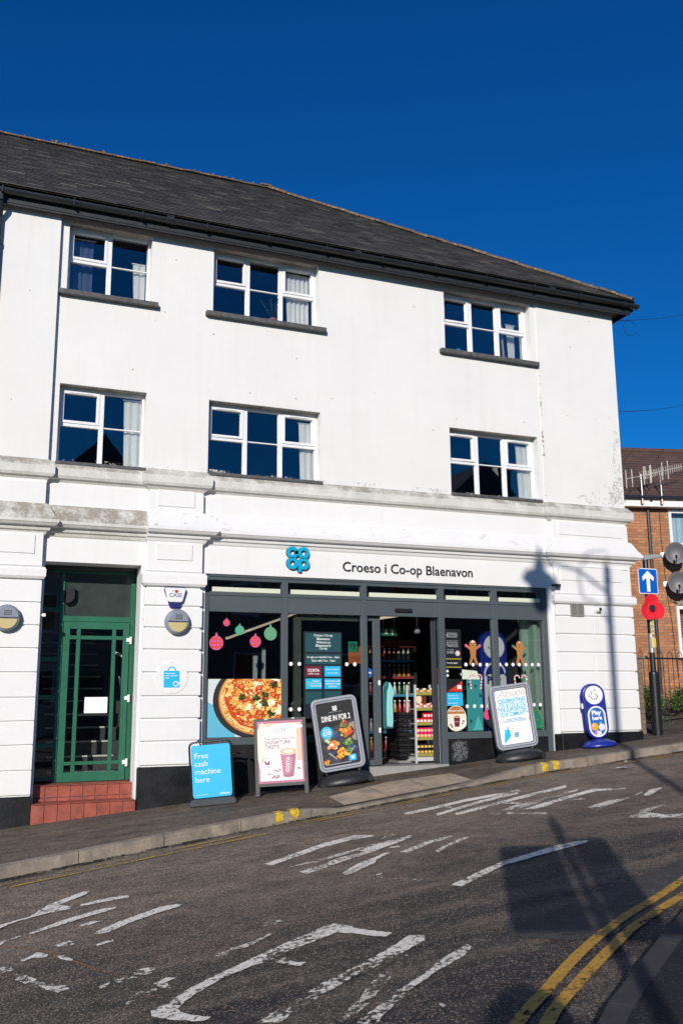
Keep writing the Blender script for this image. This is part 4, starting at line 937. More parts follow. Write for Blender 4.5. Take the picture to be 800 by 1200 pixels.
for x, z in ((6.90,1.17),(6.92,1.14),(7.10,1.19),(7.12,1.22)): L.put(flatc('bean',(84,44,26)), blob(x,z,.016,7,.2,lr))
cs = obj('coffee_disc_sticker', L.mb, None, P4); text('Signature coffee', cs, M['wht'], 6.995, 1.375, w=.24, y=L.y-.001, bold=.02); text('COSTA', cs, M['wht'], 7.0, 1.215, w=.055, y=L.y-.001, bold=.02)

# ------------------------------------------------------------------ signwriting on the fascia
text('Croeso i Co-op Blaenavon', B, M['ink'], 6.23, 3.455, w=2.18, y=-.002, bold=.004, extrude=.014, name='fascia_lettering')
def coop(cx, cz, s, mb, w0, w1):
    """the 2 x 2 'co op' clover of rounded letters, s = overall height, as raised slabs"""
    r = s*.25; t = r*.58
    def ring(x, z): mb.ring(rrect(x-r,x+r,z-r,z+r,r*.9), rrect(x-r+t,x+r-t,z-r+t,z+r-t,r*.36), w0, w1)
    xl, xr, zu, zl = cx-r*1.0, cx+r*1.0, cz+r*1.0, cz-r*.85
    # c
    o = rrect(xl-r,xl+r,zu-r,zu+r,r*.9); inn = rrect(xl-r+t,xl+r-t,zu-r+t,zu+r-t,r*.36)
    n = len(o); gap = lambda p: p[0] > xl+r*.25 and abs(p[1]-zu) < r*.33
    k0 = n//4
    a = [(p,q) for p,q in zip(o[k0//1:]+o[:k0], inn[k0:]+inn[:k0])]
    idx = list(range(7,n))+list(range(0,7))           # start just above the right-hand side
    po = [o[i] for i in idx]; pi_ = [inn[i] for i in idx]
    po = [(po[0][0],zu+r*.30)]+po+[(po[-1][0],zu-r*.30)]; pi_ = [(pi_[0][0]+t*.15,zu+r*.30)]+pi_+[(pi_[-1][0]+t*.15,zu-r*.30)]
    for i in range(len(po)-1): mb.prism([po[i],po[i+1],pi_[i+1],pi_[i]], w0, w1)
    ring(xr,zu); ring(xl,zl); ring(xr,zl)
    mb.prism(rrect(xr-r,xr-r+t*1.02,zl-r*1.45,zl,r*.15), w0-.0006, w1)
lg = MB(); coop(4.43,3.555,.34,lg,-.05,-.004); lo = obj('clover_logo', lg, M['ink'], B)
lg = MB(); coop(4.43,3.555,.34,lg,-.058,-.0505); obj('logo_face', lg, M['coopblue'], lo)

# ------------------------------------------------------------------ wall fixtures
def fixture(name, loc, label, cat, group=None): return thing(name, loc, label, cat, group)
def bulkhead(x, label, yf, pipe):
    t = fixture('bulkhead_light', (x,yf,2.60), label, 'wall light', 'round bulkhead lights on the white wall')
    m = MB(); m.tube((0,.0,0),(0,-.07,0),.165,.17,32); m.tube((0,-.0705,0),(0,-.10,0),.165,.15,32)
    obj('casing', m, M['lampgrey'], t, auto=35, bevel=.006)
    m = MB(); m.prism([(.128*math.cos(R(a)), .128*math.sin(R(a))*1.0-.012) for a in range(180,361,10)], -.118, -.1005); obj('diffuser', m, M['amber'], t, bevel=.01, seg=2)
    m = MB()
    m.prism([(.146*math.cos(R(a)), .146*math.sin(R(a))) for a in range(0,181,10)], -.128, -.1005); hood = obj('hood', m, M['lampgrey'], t, bevel=.012, seg=2)
    m = MB()
    for i in range(4):
        for j in range(3): m.box(-.035+i*.024,-.020+i*.024,-.1292,-.1284,.03+j*.024,.044+j*.024)
    obj('louvre_slots', m, M['blackm'], hood)
    m = MB(); m.tube((pipe[0],.05,.055),(pipe[1],.05,.055),.014); m.box(pipe[1]-.02,pipe[1]+.02,.02,.07,.035,.075); obj('conduit', m, M['wht2'], t)
bulkhead(.53, 'round grey and cream bulkhead light left of the green door', -.10, (.15,.45))
bulkhead(2.685, 'round grey and cream bulkhead light between the green door and the shopfront', -.085, (-.15,-.43))
t = fixture('alarm_box', (2.65,-.086,2.80), 'small white and dark blue burglar alarm box above the round light', 'alarm box')
m = MB().mat(M['wht2']); m.prism([(-.14,.23),(-.135,.255),(.135,.255),(.14,.23),(.098,.075),(.07,.06),(-.07,.06),(-.098,.075)], -.075, 0); obj('cover', m, None, t, bevel=.012, seg=2)
m = MB(); m.prism([(-.146,.22),(-.138,.262),(.138,.262),(.146,.22),(.062,-.012),(-.062,-.012)], -.05, .0); obj('strobe_lens', m, flatc('alarm_blue',(24,36,110)), t, bevel=.008)
text('CASE', t, flatc('alarm_text',(40,80,130)), 0, .155, w=.17, y=-.0765, bold=.01)
m = MB().mat(flatc('alarm_red',(180,30,40))); m.flat(disc(.01,.205,.022,14), -.0762); m.flat([(-.06,.205),(-.01,.222),(-.01,.214)], -.0762); m.flat([(.06,.205),(.02,.222),(.02,.214)], -.0762); obj('badge', m, None, t)
t = fixture('wall_notice', (2.64,-.0855,1.87), 'round white plaque with a bright blue shopping bag on the white pilaster', 'sign')
m = MB(); m.tube((0,0,0),(0,-.008,0),.215,n=40); pl = obj('plaque', m, M['wht2'], t)
m = MB().mat(M['cyan']); m.flat(rrect(-.105,.105,-.135,.085,.012), -.0095)
m.ring(disc(0,.085,.058,24), disc(0,.085,.042,24), -.0094, -.0092)
obj('bag_print', m, None, t)
text('Remember\nyour reusable\nbags', t, M['wht'], -.085, .02, w=.16, y=-.0105, align='LEFT', bold=.01)
m = MB().mat(M['wht']); m.ring(disc(.055,-.085,.036,20), disc(.055,-.085,.024,20), -.0106, -.0104); m.flat([(.075,-.09),(.105,-.09),(.09,-.06)], -.0107); obj('clover_mark', m, None, t)
for a in (0,90,180,270): m = MB(); m.tube((.195*math.cos(R(a)),-.008,.195*math.sin(R(a))),(.195*math.cos(R(a)),-.011,.195*math.sin(R(a))),.006,n=8); obj('screw', m, M['galv'], t)
t = fixture('wall_vent', (9.20,-.061,2.95), 'grey louvred wall vent in two panels on the white pilaster', 'vent')
m = MB(); m.ring(rect(-.13,.13,-.10,.10), rect(-.115,.115,-.085,.085), -.02, 0); m.box(-.008,.008,-.02,0,-.085,.085)
for i in range(9):
    z = -.08+i*.0185; m.add([(-.115,-.017,z),(.115,-.017,z),(.115,-.004,z+.014),(-.115,-.004,z+.014),(-.115,-.015,z-.002),(.115,-.015,z-.002),(.115,-.002,z+.012),(-.115,-.002,z+.012)], [(0,1,2,3),(7,6,5,4),(0,4,5,1),(2,6,7,3)])
obj('louvres', m, flatc('vent_grey',(142,140,136)), t); m = MB(); m.box(-.115,.115,-.003,-.001,-.085,.085); obj('backing', m, flatc('vent_dark',(80,78,76)), t)
t = fixture('dome_camera', (9.58,-.061,2.96), 'small white dome security camera beside the grey vent', 'security camera')
m = MB(); m.tube((0,0,0),(0,-.03,0),.06,.055,24); obj('mount', m, M['wht2'], t, auto=35)
m = MB(); m.lathe((.0,-.05,.0), [(.012,-.045),(.035,-.032),(.046,0),(.035,.032),(.012,.045)], 20); obj('ball', m, M['wht2'], t, smooth=True)
m = MB(); m.tube((.012,-.085,-.004),(.016,-.103,-.006),.026,.024,16); obj('lens', m, M['black'], t)
t = fixture('bullet_camera', (8.82,-.06,3.315), 'black bullet camera sticking out above the right end of the shopfront', 'security camera')
m = MB(); m.tube((0,0,0),(0,-.05,0),.03,n=14); obj('bracket', m, M['black'], t); m = MB(); m.box(-.11,.03,-.10,-.05,-.025,.025); m.tube((-.11,-.075,0),(-.13,-.075,0),.022,n=12); obj('camera_body', m, M['black'], t, bevel=.006)
t = fixture('cable_run', (9.4,-.06,3.66), 'thin white cable looping along the wall under the cornice at the right', 'cable')
m = MB(); m.path([(-.58,-.002,-.30),(-.56,-.004,-.10),(-.50,-.004,.0),(-.2,-.004,-.015),(.2,-.004,-.005),(.6,-.004,-.02),(.86,-.004,-.02)], .009, 6); obj('cable', m, M['wht2'], t)

# ------------------------------------------------------------------ pavement signs
def local_sign(name, x, y, yaw, roll, label, cat='pavement sign', group=None):
    return thing(name, (x,y,zpave(x,y)+.002), label, cat, group, rot=(0,R(-roll),R(yaw)))
# free cash machine swing sign
t = local_sign('swing_sign', 3.10, -.62, -14, 4.2, 'bright blue swing sign reading Free cash machine here in a black tube frame')
m = MB()
pts = [(-.265,0,.06),(-.265,0,.72)]+[(-.205-.06*math.cos(R(a)),0,.72+.06*math.sin(R(a))) for a in (30,60,90)]+[(.205+.06*math.sin(R(a)),0,.72+.06*math.cos(R(a))) for a in (0,30,60,90)]+[(.265,0,.06)]
m.path(pts, .013, 10); m.path([(-.265,0,.16),(.265,0,.16)], .010); obj('tube_frame', m, M['blackm'], t)
for x in (-.13,.13): m = MB(); m.path([(x,0,.785),(x,-.012,.74),(x,-.012,.715)], .007, 6); obj('hook', m, M['blackm'], t)
m = MB(); m.prism(rrect(-.245,.245,.095,.74,.035), -.022, -.006); pn = obj('panel', m, M['cyan'], t)
text('Free\ncash\nmachine\nhere', pn, M['wht'], -.205, .465, h=.36, y=-.0235, align='LEFT', bold=-.004)
text('Find out more online', pn, M['wht'], -.205, .135, w=.14, y=-.0235, align='LEFT'); text('cashzone', pn, M['wht'], .15, .135, w=.12, y=-.0235, bold=.02)
m = MB(); m.prism([(-.29,0),(.29,0),(.29,.05),(.26,.085),(-.26,.085),(-.29,.05)], -.10, .10); obj('rubber_base', m, simple('grey_rubber', (.045,.05,.06), .7), t, bevel=.012, seg=2)
# second black swing frame behind it
t = local_sign('empty_frame', 3.52, -.20, -8, 4, 'empty black tube sign frame standing behind the blue swing sign', 'sign frame')
m = MB(); pts = [(-.2,0,.0),(-.2,0,.50)]+[(-.14-.06*math.cos(R(a)),0,.50+.06*math.sin(R(a))) for a in (30,60,90)]+[(.14+.06*math.sin(R(a)),0,.50+.06*math.cos(R(a))) for a in (0,30,60,90)]+[(.2,0,.0)]
m.path(pts, .013, 10); obj('tube_frame', m, M['blackm'], t); m = MB(); m.box(-.22,.22,-.06,.06,0,.02); obj('foot_plate', m, M['blackm'], t, bevel=.005)
# coffee A-board
t = local_sign('a_board', 4.01, -.64, -17, 2.5, 'dark A-board with a pink coffee cup poster standing between two other pavement signs')
W = .345; H = .97; lean = .16
def leanm(mb, s):   # lean a board built upright at y = 0
    mb.v = [(x, (y+ (lean*(z/H)))*s if s > 0 else (lean*2-(y+lean*(z/H)))*1, z) for x, y, z in mb.v]; return mb
wood = simple('dark_grey_wood', (.05,.05,.055), .6, var=.3, scale=20)
m = MB(); m.box(-W,-W+.055,-.022,.0,0,H); m.box(W-.055,W,-.022,.0,0,H); m.box(-W+.055,W-.055,-.022,.0,H-.05,H); m.box(-W+.055,W-.055,-.022,.0,.115,.165); obj('front_frame', leanm(m,1), wood, t, bevel=.003)
m = MB(); m.box(-W,-W+.05,-.022,.0,0,H); m.box(W-.05,W,-.022,.0,0,H); m.box(-W+.05,W-.05,-.022,.0,H-.05,H); m.box(-W+.05,W-.05,-.018,-.004,.13,H-.05); obj('rear_frame', leanm(m,-1), wood, t, bevel=.003)
L = Layers(-.0235, (-.30,.30,.155,.94))
L.put(flatc('mauve',(168,92,122)), rect(-.30,.30,.155,.94)); L.put(flatc('peach',(222,178,150)), rect(-.275,.275,.185,.91)); L.put(flatc('peach2',(236,206,186)), blob(-.2,.55,.13,14,.3,lr,.3)); L.put(flatc('peach3',(240,222,212)), blob(.1,.87,.2,12,.2,lr,.04))
L.put(flatc('cream_white',(238,236,238)), rect(-.275,.275,.185,.42)); L.put(flatc('cream_white',(238,236,238)), rect(-.225,.21,.30,.86))
L.put(flatc('cup',(178,104,132)), [(.02,.235),(.16,.235),(.205,.54),(-.01,.54)]); L.put(flatc('cup2',(160,84,114)), [(.11,.235),(.16,.235),(.205,.54),(.14,.54)])
L.put(flatc('cup_rim',(236,214,206)), disc(.0975,.545,.118,30,.045)); L.put(flatc('cup_foam',(206,160,110)), disc(.0975,.547,.105,28,.037)); L.put(flatc('cup_foam2',(240,224,206)), disc(.10,.547,.07,20,.024)); L.put(flatc('cup_foam3',(214,170,124)), disc(.10,.548,.018,10,.008))
L.put(flatc('cup_foot',(150,80,106)), disc(.09,.237,.07,20,.018))
for x, z in ((-.11,.225),(-.09,.24),(-.07,.22),(-.05,.25),(-.02,.32),(-.05,.30),(-.16,.27),(.225,.33),(.24,.32),(-.04,.23),(-.08,.31)):
    L.put(flatc('bean2',(150,110,96)), blob(x,z,.018,8,.2,lr,.013)); L.put(flatc('bean3',(112,72,60)), [(x-.012,z-.002),(x+.012,z+.004),(x+.012,z+.001)])
L.mb.mat(flatc('mauve_d',(128,52,84))).ring(disc(-.185,.41,.066,26), disc(-.185,.41,.060,26), L.y-.0004, L.y)
for k in range(9): L.put(flatc('mauve_d',(128,52,84)), blob(-.185+lr.uniform(-.025,.025),.41+lr.uniform(-.025,.025),.014,7,.3,lr))
po = obj('coffee_poster', leanm(L.mb,1), None, t)
def tx(*a, **k):
    o = text(*a, **k)
    for v in o.data.vertices: v.co.y += lean*(v.co.z/H)
    return o
yt = L.y-.001; md = flatc('mauve_d',(128,52,84))
tx('COSTA', po, md, -.01, .825, w=.18, y=yt, bold=.0); tx('COFFEE TO GO', po, flatc('mauve_l',(190,140,160)), -.01, .792, w=.18, y=yt)
tx('Real beans. Real milk.', po, md, -.205, .715, w=.40, y=yt, align='LEFT'); tx('SIGNATURE', po, md, -.205, .665, w=.34, y=yt, align='LEFT', bold=.014); tx('TASTE.', po, md, -.205, .61, w=.20, y=yt, align='LEFT', bold=.014)
tx('Every single time', po, flatc('coral',(220,110,110)), -.205, .572, w=.15, y=yt, align='LEFT'); tx('COSTA', po, M['wht'], .085, .38, w=.19, y=yt, rot=86, bold=.02); tx('COFFEE', po, flatc('cup_txt',(214,170,186)), .13, .38, w=.16, y=yt, rot=86)
for x in (-.18,.18): m = MB(); m.box(x-.02,x+.02,lean-.03,lean+.03,H-.012,H+.004); obj('hinge', m, M['galv'], t)

def forecourt(x, y, yaw, roll, label, w, h, zb, basemat, W0=.68, basew=.78):
    t = local_sign('forecourt_sign', x, y, yaw, roll, label)
    z0 = zb; z1 = zb+h
    m = MB(); m.ring(rrect(-w/2,w/2,z0,z1,.085), rrect(-w/2+.065,w/2-.065,z0+.065,z1-.065,.03), -.035, .030); fr = obj('frame', m, M['grey2'], t, bevel=.014, seg=3)
    m = MB(); m.ring(rrect(-w/2+.03,w/2-.03,z0+.03,z1-.03,.06), rrect(-w/2+.038,w/2-.038,z0+.038,z1-.038,.052), -.0358, -.030); obj('frame_groove', m, M['black'], fr)
    m = MB(); m.prism(rrect(-w/2+.05,w/2-.05,z0+.05,z1-.05,.04), -.012, .02); bk = obj('backing', m, M['black'], t)
    m = MB()
    for s in (-1,1): m.path([(s*.22,.02,.12),(s*.25,.03,z0+.08)], .022, 8)
    m.ring(rrect(-w/2-.004,w/2+.012,z0-.02,z1-.09,.085), rrect(-w/2+.05,w/2-.05,z0+.03,z1-.15,.05), .031, .06)
    obj('support', m, M['black'], t)
    m = MB(); prof = [(.80,.0),(.98,.012),(1.0,.045),(.95,.085),(.80,.125),(.55,.15),(.3,.158),(.02,.16)]
    m.lathe((0,0,0), [(r*basew/2,z) for r,z in prof], 40, 1., .62); b = obj('water_base', m, basemat, t, smooth=True)
    for sx in (-1,1): m = MB(); m.tube((sx*basew*.42,-.135,.04),(sx*basew*.42,-.165,.04),.04,n=16); obj('wheel', m, M['black'], t)
    return t, bk, z0, z1
# food offer sign
rub = simple('black_polythene_base', (.018,.018,.022), .45, var=.3, scale=10)
t, bk, z0, z1 = forecourt(4.985, -.42, -12, 8.5, 'grey framed black pavement sign reading Dine in for 2 over dishes of food', .64, .98, .19, rub)
L = Layers(-.0165, (-.245,.245,z0+.08,z1-.08), .00003); zz = lambda f: z0+.08+(z1-z0-.16)*f
L.put(flatc('food_black',(20,20,24)), rect(-.245,.245,z0,z1)); L.put(flatc('food_slate',(52,54,66)), [(-.245,zz(0)),(.245,zz(0)),(.245,zz(.70)),(.1,zz(.66)),(-.245,zz(.56))])
for k in range(60):
    c = lr.choice([(62,64,80),(44,44,52),(78,80,98),(36,38,48)]); L.put(flatc('f_%d_%d_%d' % c, c), blob(lr.uniform(-.25,.25),lr.uniform(zz(0),zz(.55)),lr.uniform(.02,.06),8,.4,lr))
L.put(flatc('food_wall',(150,134,112)), [(.12,zz(.62)),(.25,zz(.66)),(.25,zz(.34)),(.2,zz(.36))])
def dish(x, f, r, cols, rz=.6, bowl=(22,22,26)):
    z = zz(f); L.put(flatc('bowl%d' % sum(bowl), bowl), disc(x,z,r,26,r*rz)); L.put(flatc('bowlrim',(70,72,80)), disc(x,z+.004,r*.93,26,r*rz*.9)); L.put(flatc('bowlin',(30,26,22)), disc(x,z+.004,r*.88,26,r*rz*.85))
    for k in range(34):
        a = lr.uniform(0,2*PI); q = math.sqrt(lr.random())*r*.8; c = lr.choice(cols); L.put(flatc('f_%d_%d_%d' % c, c), blob(x+q*math.cos(a), z+.008+q*rz*math.sin(a), r*lr.uniform(.10,.26), 7, .4, lr))
org = [(236,150,34),(246,184,60),(220,110,30),(200,80,30)]; grn = [(60,110,40),(96,140,60),(40,76,30),(150,170,90)]
dish(.115,.50,.118,org+[(60,110,40)],.72); dish(.095,.63,.07,grn+[(190,40,40)],.8); dish(-.09,.31,.098,[(238,130,50),(246,160,80),(224,96,40),(240,220,200)],.66); dish(-.17,.40,.07,grn+[(200,50,40),(236,236,220)],.6)
dish(.12,.33,.085,grn,.6); dish(.025,.16,.118,org+grn[:1],.62); dish(-.21,.06,.05,org,.7); dish(.13,.20,.06,grn,.5)
for x, f in ((-.12,.18),(.2,.22),(.17,.26),(-.02,.46)): L.put(flatc('napkin',(40,62,120)), blob(x,zz(f),.035,6,.4,lr))
L.put(flatc('cutlery',(190,180,160)), [(-.17,zz(.20)),(-.155,zz(.205)),(-.06,zz(.09)),(-.07,zz(.085))]); L.put(flatc('cutlery',(190,180,160)), [(.10,zz(.12)),(.11,zz(.118)),(.21,zz(.26)),(.20,zz(.262))])
L.put(M['cyan'], disc(-.155,zz(.535),.083,28)); L.put(M['cyan'], rrect(.10,.20,zz(.03),zz(.13),.01)); L.put(M['wht'], rect(-.23,.12,zz(.015),zz(.02)))
po = obj('food_poster', L.mb, None, bk); yt = L.y-.0015
text('DINE IN FOR 2', po, M['wht'], -.0, zz(.76), w=.40, h=.078, y=yt, bold=.022); text('MEMBERS PRICE OFFER', po, flatc('greyprint',(170,172,174)), 0, zz(.855), w=.19, y=yt)
text('\u00a310', po, M['wht'], -.155, zz(.53), w=.105, h=.06, y=yt, bold=.025); text('MEMBERS', po, M['wht'], -.155, zz(.588), w=.085, y=yt, bold=.01); text('non-members', po, M['wht'], -.155, zz(.475), w=.08, y=yt)
m = MB(); coop(0,zz(.915),.065,m,yt-.0002,yt); obj('clover_logo', m, M['wht'], po); m = MB(); coop(.15,zz(.085),.045,m,yt-.0002,yt); obj('clover_logo', m, M['wht'], po)
# thank you sign
t, bk, z0, z1 = forecourt(7.72, -.50, -12, 7.0, 'grey framed white pavement sign with blue capitals by the right-hand shop window', .64, .93, .17, rub, basew=.74)
zz = lambda f: z0+.08+(z1-z0-.16)*f
L = Layers(-.0165, (-.245,.245,z0+.05,z1-.05)); L.put(flatc('pos_white',(236,238,242)), rrect(-.245,.245,zz(-.01),zz(1.01),.03))
cc = [(236,120,60),(240,200,40),(226,80,120),(90,180,220),(150,90,170)]
for k in range(95):
    c = lr.choice(cc)
    if k < 62: x, z = lr.uniform(-.23,.23), zz(lr.uniform(.88,.985))
    elif k < 82: x, z = lr.choice([-1,1])*lr.uniform(.215,.238), zz(lr.uniform(.40,.86))
    else: x, z = lr.uniform(-.15,.06), zz(lr.uniform(.24,.33))
    a = lr.uniform(0,PI); u = (math.cos(a)*.009,math.sin(a)*.009); v = (-u[1]*.55,u[0]*.55); L.put(flatc('c_%d_%d_%d' % c, c), [(x-u[0]-v[0],z-u[1]-v[1]),(x+u[0]-v[0],z+u[1]-v[1]),(x+u[0]+v[0],z+u[1]+v[1]),(x-u[0]+v[0],z-u[1]+v[1])])
L.put(M['cyan'], [(-.20,zz(.03)),(-.175,zz(.26)),(-.10,zz(.22)),(-.085,zz(.15)),(-.19,zz(.025))]); L.put(M['cyan'], disc(-.135,zz(.235),.045,18,.03)); L.put(flatc('c_240_200_40',(240,200,40)), disc(-.155,zz(.225),.01,8))
po = obj('thank_you_poster', L.mb, None, bk); yt = L.y-.0015
for s, f, w_ in (('CELEBRATING',.805,.42),('YOU & YOU & YOU',.72,.42),('FOR SUPPORTING',.635,.42),('YOUR COMMUNITY',.55,.42)): text(s, po, M['cyan'], 0, zz(f), w=w_, h=.058, y=yt, bold=.016)
for s, f, w_ in (('Thanks to our members',.462,.26),('we have raised over \u00a3100m for local causes',.435,.38),('in the community over the last few years',.408,.36)): text(s, po, flatc('pos_text',(60,150,190)), 0, zz(f), w=w_, y=yt, bold=.01)
m = MB(); coop(.0,zz(.155),.07,m,yt-.0002,yt); obj('clover_logo', m, flatc('pos_text',(60,150,190)), po)
# lottery sign
t = local_sign('lottery_sign', 9.31, -.30, -16, 4.6, 'narrow rounded royal blue pavement sign reading Play here in front of the white pilaster')
def stadium(w, z0, z1, k=12): return rrect(-w/2,w/2,z0,z1,w/2-.002,k)
m = MB(); m.prism(stadium(.36,.13,.97), -.03, .0); obj('front_shell', m, M['lottoblue'], t, bevel=.012, seg=2)
m = MB(); m.prism(stadium(.36,.13,.97), .06, .09); obj('rear_shell', m, M['lottoblue'], t, bevel=.012); m = MB(); m.box(-.12,.12,.0,.06,.2,.9); obj('core', m, M['black'], t)
m = MB().mat(M['wht2']); m.prism(disc(0,.795,.143,30), -.0345, -.0305); hd = obj('emblem_disc', m, None, t)
hm = MB()   # crossed-fingers hand with a smile
hm.mat(M['ink']); hand = [(-.045,.735),(.03,.72),(.06,.76),(.05,.80),(.02,.81),(.035,.87),(.015,.885),(-.005,.83),(-.02,.83),(-.03,.86),(-.045,.855),(-.04,.80),(-.085,.80),(-.09,.78),(-.05,.765)]
cen = (-.005,.79); hm.flat(hand, -.0352); hm.mat(M['wht']).flat([((x-cen[0])*.80+cen[0],(z-cen[1])*.83+cen[1]) for x,z in hand], -.0356)
hm.mat(M['ink']).flat([(-.02,.775),(-.012,.762),(.008,.757),(.028,.766),(.034,.78),(.024,.772),(.008,.765),(-.008,.769)], -.036); hm.flat(disc(-.005,.795,.006,8), -.036); hm.flat(disc(.02,.797,.006,8), -.036)
obj('crossed_fingers_emblem', hm, None, hd)
m = MB().mat(M['wht2']); m.prism(stadium(.285,.155,.625), -.0345, -.0305); wb = obj('white_border', m, None, t)
L = Layers(-.036, (-.118,.118,.175,.605)); L.put(flatc('play_blue',(24,92,176)), stadium(.235,.178,.602))
for x, z, r, c in ((-.055,.315,.058,(238,160,40)),(.06,.30,.052,(206,212,214)),(0,.215,.045,(206,212,214)),(-.05,.22,.022,(190,70,170)),(.045,.365,.018,(60,190,90)),(.005,.26,.018,(80,40,150))): L.put(flatc('b_%d_%d_%d' % c, c), disc(x,z,r,20)); L.put(M['wht'], disc(x-r*.3,z+r*.35,r*.22,8))
pp = obj('print', L.mb, None, wb); text('Play', pp, M['wht'], -.0, .515, w=.15, y=L.y-.001, bold=.04); text('here', pp, M['wht'], .0, .445, w=.155, y=L.y-.001, bold=.04)
m = MB(); m.lathe((0,0.02,0), [(.20,.0),(.27,.012),(.28,.03),(.25,.065),(.17,.10),(.08,.125),(.02,.135)], 36, 1., .75); obj('base', m, M['lottoblue'], t, smooth=True)
m = MB(); m.box(-.02,.0,-.005,.03,.60,.68); m.v = [(x-.185,y,z) for x,y,z in m.v]; obj('clip', m, M['wht2'], t)
# ------------------------------------------------------------------ behind the glass
M['dimnet'] = simple('dim_net', (.06,.09,.16), .9)
def curtain(x0, x1, z0, z1, y, label, n=7, mat='curtain', amp=.018, cat='curtain', name='curtain'):
    t = thing(name, ((x0+x1)/2,y,z0), label, cat); m = MB(); k = n*6; vs = []
    cr_ = random.Random(int(x0*100)); ph = [cr_.uniform(-.9,.9) for _ in range(k+1)]
    for j, z in enumerate((z0,(z0+z1)/2,z1)):
        for i in range(k+1): vs.append((x0-(x0+x1)/2+(x1-x0)*i/k+(.012*(1-j) if i == 0 else 0), amp*.6*math.sin(2*PI*n*.6*i/k+j*.5+ph[i]*.5)*(1.2-.25*j), z-z0))
    m.add(vs, [(j*(k+1)+i,j*(k+1)+i+1,(j+1)*(k+1)+i+1,(j+1)*(k+1)+i) for j in range(2) for i in range(k)])
    obj('drape', m, M[mat], t, smooth=True)
    m = MB(); m.tube((x0-(x0+x1)/2-.03,0,z1-z0+.012),(x1-(x0+x1)/2+.03,0,z1-z0+.012),.011,n=8); obj('rail', m, M['wht2'], t)
curtain(1.99,2.16,7.16,7.80,.23,'short white curtain tied back in the top-floor window at the far left',3)
curtain(1.10,1.42,7.16,8.08,.31,'dim bluish net curtain at the left side of the top-floor window at the far left',6,'dimnet')
curtain(4.34,4.70,7.16,8.06,.25,'white pleated curtain behind the right light of the middle top-floor window',8,amp=.028)
curtain(1.94,2.18,4.76,5.72,.23,'white curtain hanging in the first-floor window at the far left',4)
curtain(4.55,4.78,4.76,5.66,.23,'white curtain hanging in the middle first-floor window',4)
curtain(8.38,8.64,4.76,5.66,.23,'white curtain hanging in the right-hand first-floor window',4)
curtain(8.36,8.50,7.14,7.85,.32,'pale blue gathered curtain in the right-hand top-floor window',4)
t = thing('wooden_pole', (8.25,.27,7.14), 'light wooden pole leaning inside the right-hand top-floor window', 'pole'); m = MB(); m.tube((0,0,0),(-.02,.02,.62),.022,.018,10); obj('shaft', m, simple('pale_wood',(.45,.33,.16),.6), t); m = MB(); m.lathe((-.02,.02,.62), [(.018,0),(.03,.02),(.02,.05),(.004,.06)], 10); obj('finial', m, simple('pale_wood2',(.40,.29,.14),.6), t)
t = thing('potted_plant', (4.12,.24,7.185), 'small leggy green plant in a terracotta pot on the sill of the middle top-floor window', 'plant')
m = MB(); m.lathe((0,0,0), [(.045,0),(.06,.08),(.068,.08),(.068,.10),(.05,.10)], 14); obj('pot', m, simple('terracotta',(.45,.14,.06),.7), t)
m = MB(); pr = random.Random(5)
for k in range(5):
    a = k*1.3; p = Vector((0,0,.09))
    for j in range(6):
        q = p+Vector((math.cos(a)*.012*(1+k%3),math.sin(a)*.01,.05)); m.tube(p,q,.006,n=5); p = q
        for s in range(6):
            b = pr.uniform(0,6.3); l = .045; d = Vector((math.cos(b)*l,math.sin(b)*l,.012)); n_ = d.cross(Vector((0,0,1))).normalized()*.02
            m.add([p,p+d*.5+n_,p+d,p+d*.5-n_],[(0,1,2,3)])
obj('foliage', m, M['leaf'], t)
t = thing('round_ornament', (7.36,.24,7.135), 'small round glass ornament on the sill of the right-hand top-floor window', 'ornament'); m = MB(); m.ring(disc(0,.07,.06,24), disc(0,.07,.042,24), 0,.015); m.ring(disc(0,.07,.026,18), disc(0,.07,.014,18), 0,.015); obj('hoops', m, M['cyan'], t); m = MB(); m.box(-.03,.03,-.01,.03,-.0,.012); obj('stand', m, M['wht2'], t)

# shop interior
w = MB(); w.box(8.40,8.88,.36,.42,1.0,2.9); w.box(8.52,8.60,.20,.36,.97,2.72); w.box(8.70,8.86,.14,.9,.62,2.9)
obj('pale_wall_lining', w, M['palegreen'], B)
GL = 'packs on the shop display stand'
t = thing('display_stand', (6.72,.62,.6), 'grey wire display stand stocked with red and white packs just inside the open door', 'display stand')
m = MB()
for x in (-.20,.20):
    for y in (-.14,.14): m.box(x-.014,x+.014,y-.014,y+.014,0,1.17)
m.box(-.21,.21,-.15,.15,.03,.09); obj('frame', m, flatc('stand_grey',(190,192,194)), t)
SH = [.13,.37,.59,.81,1.04]
for z in SH:
    m = MB(); m.box(-.19,.19,-.15,.15,z-.02,z); sh = obj('shelf', m, flatc('stand_shelf',(150,152,150)), t); m = MB(); m.box(-.185,.185,-.160,-.152,z-.03,z+.015); obj('price_rail', m, flatc('rail_olive',(150,146,70)), sh)
packs = {}
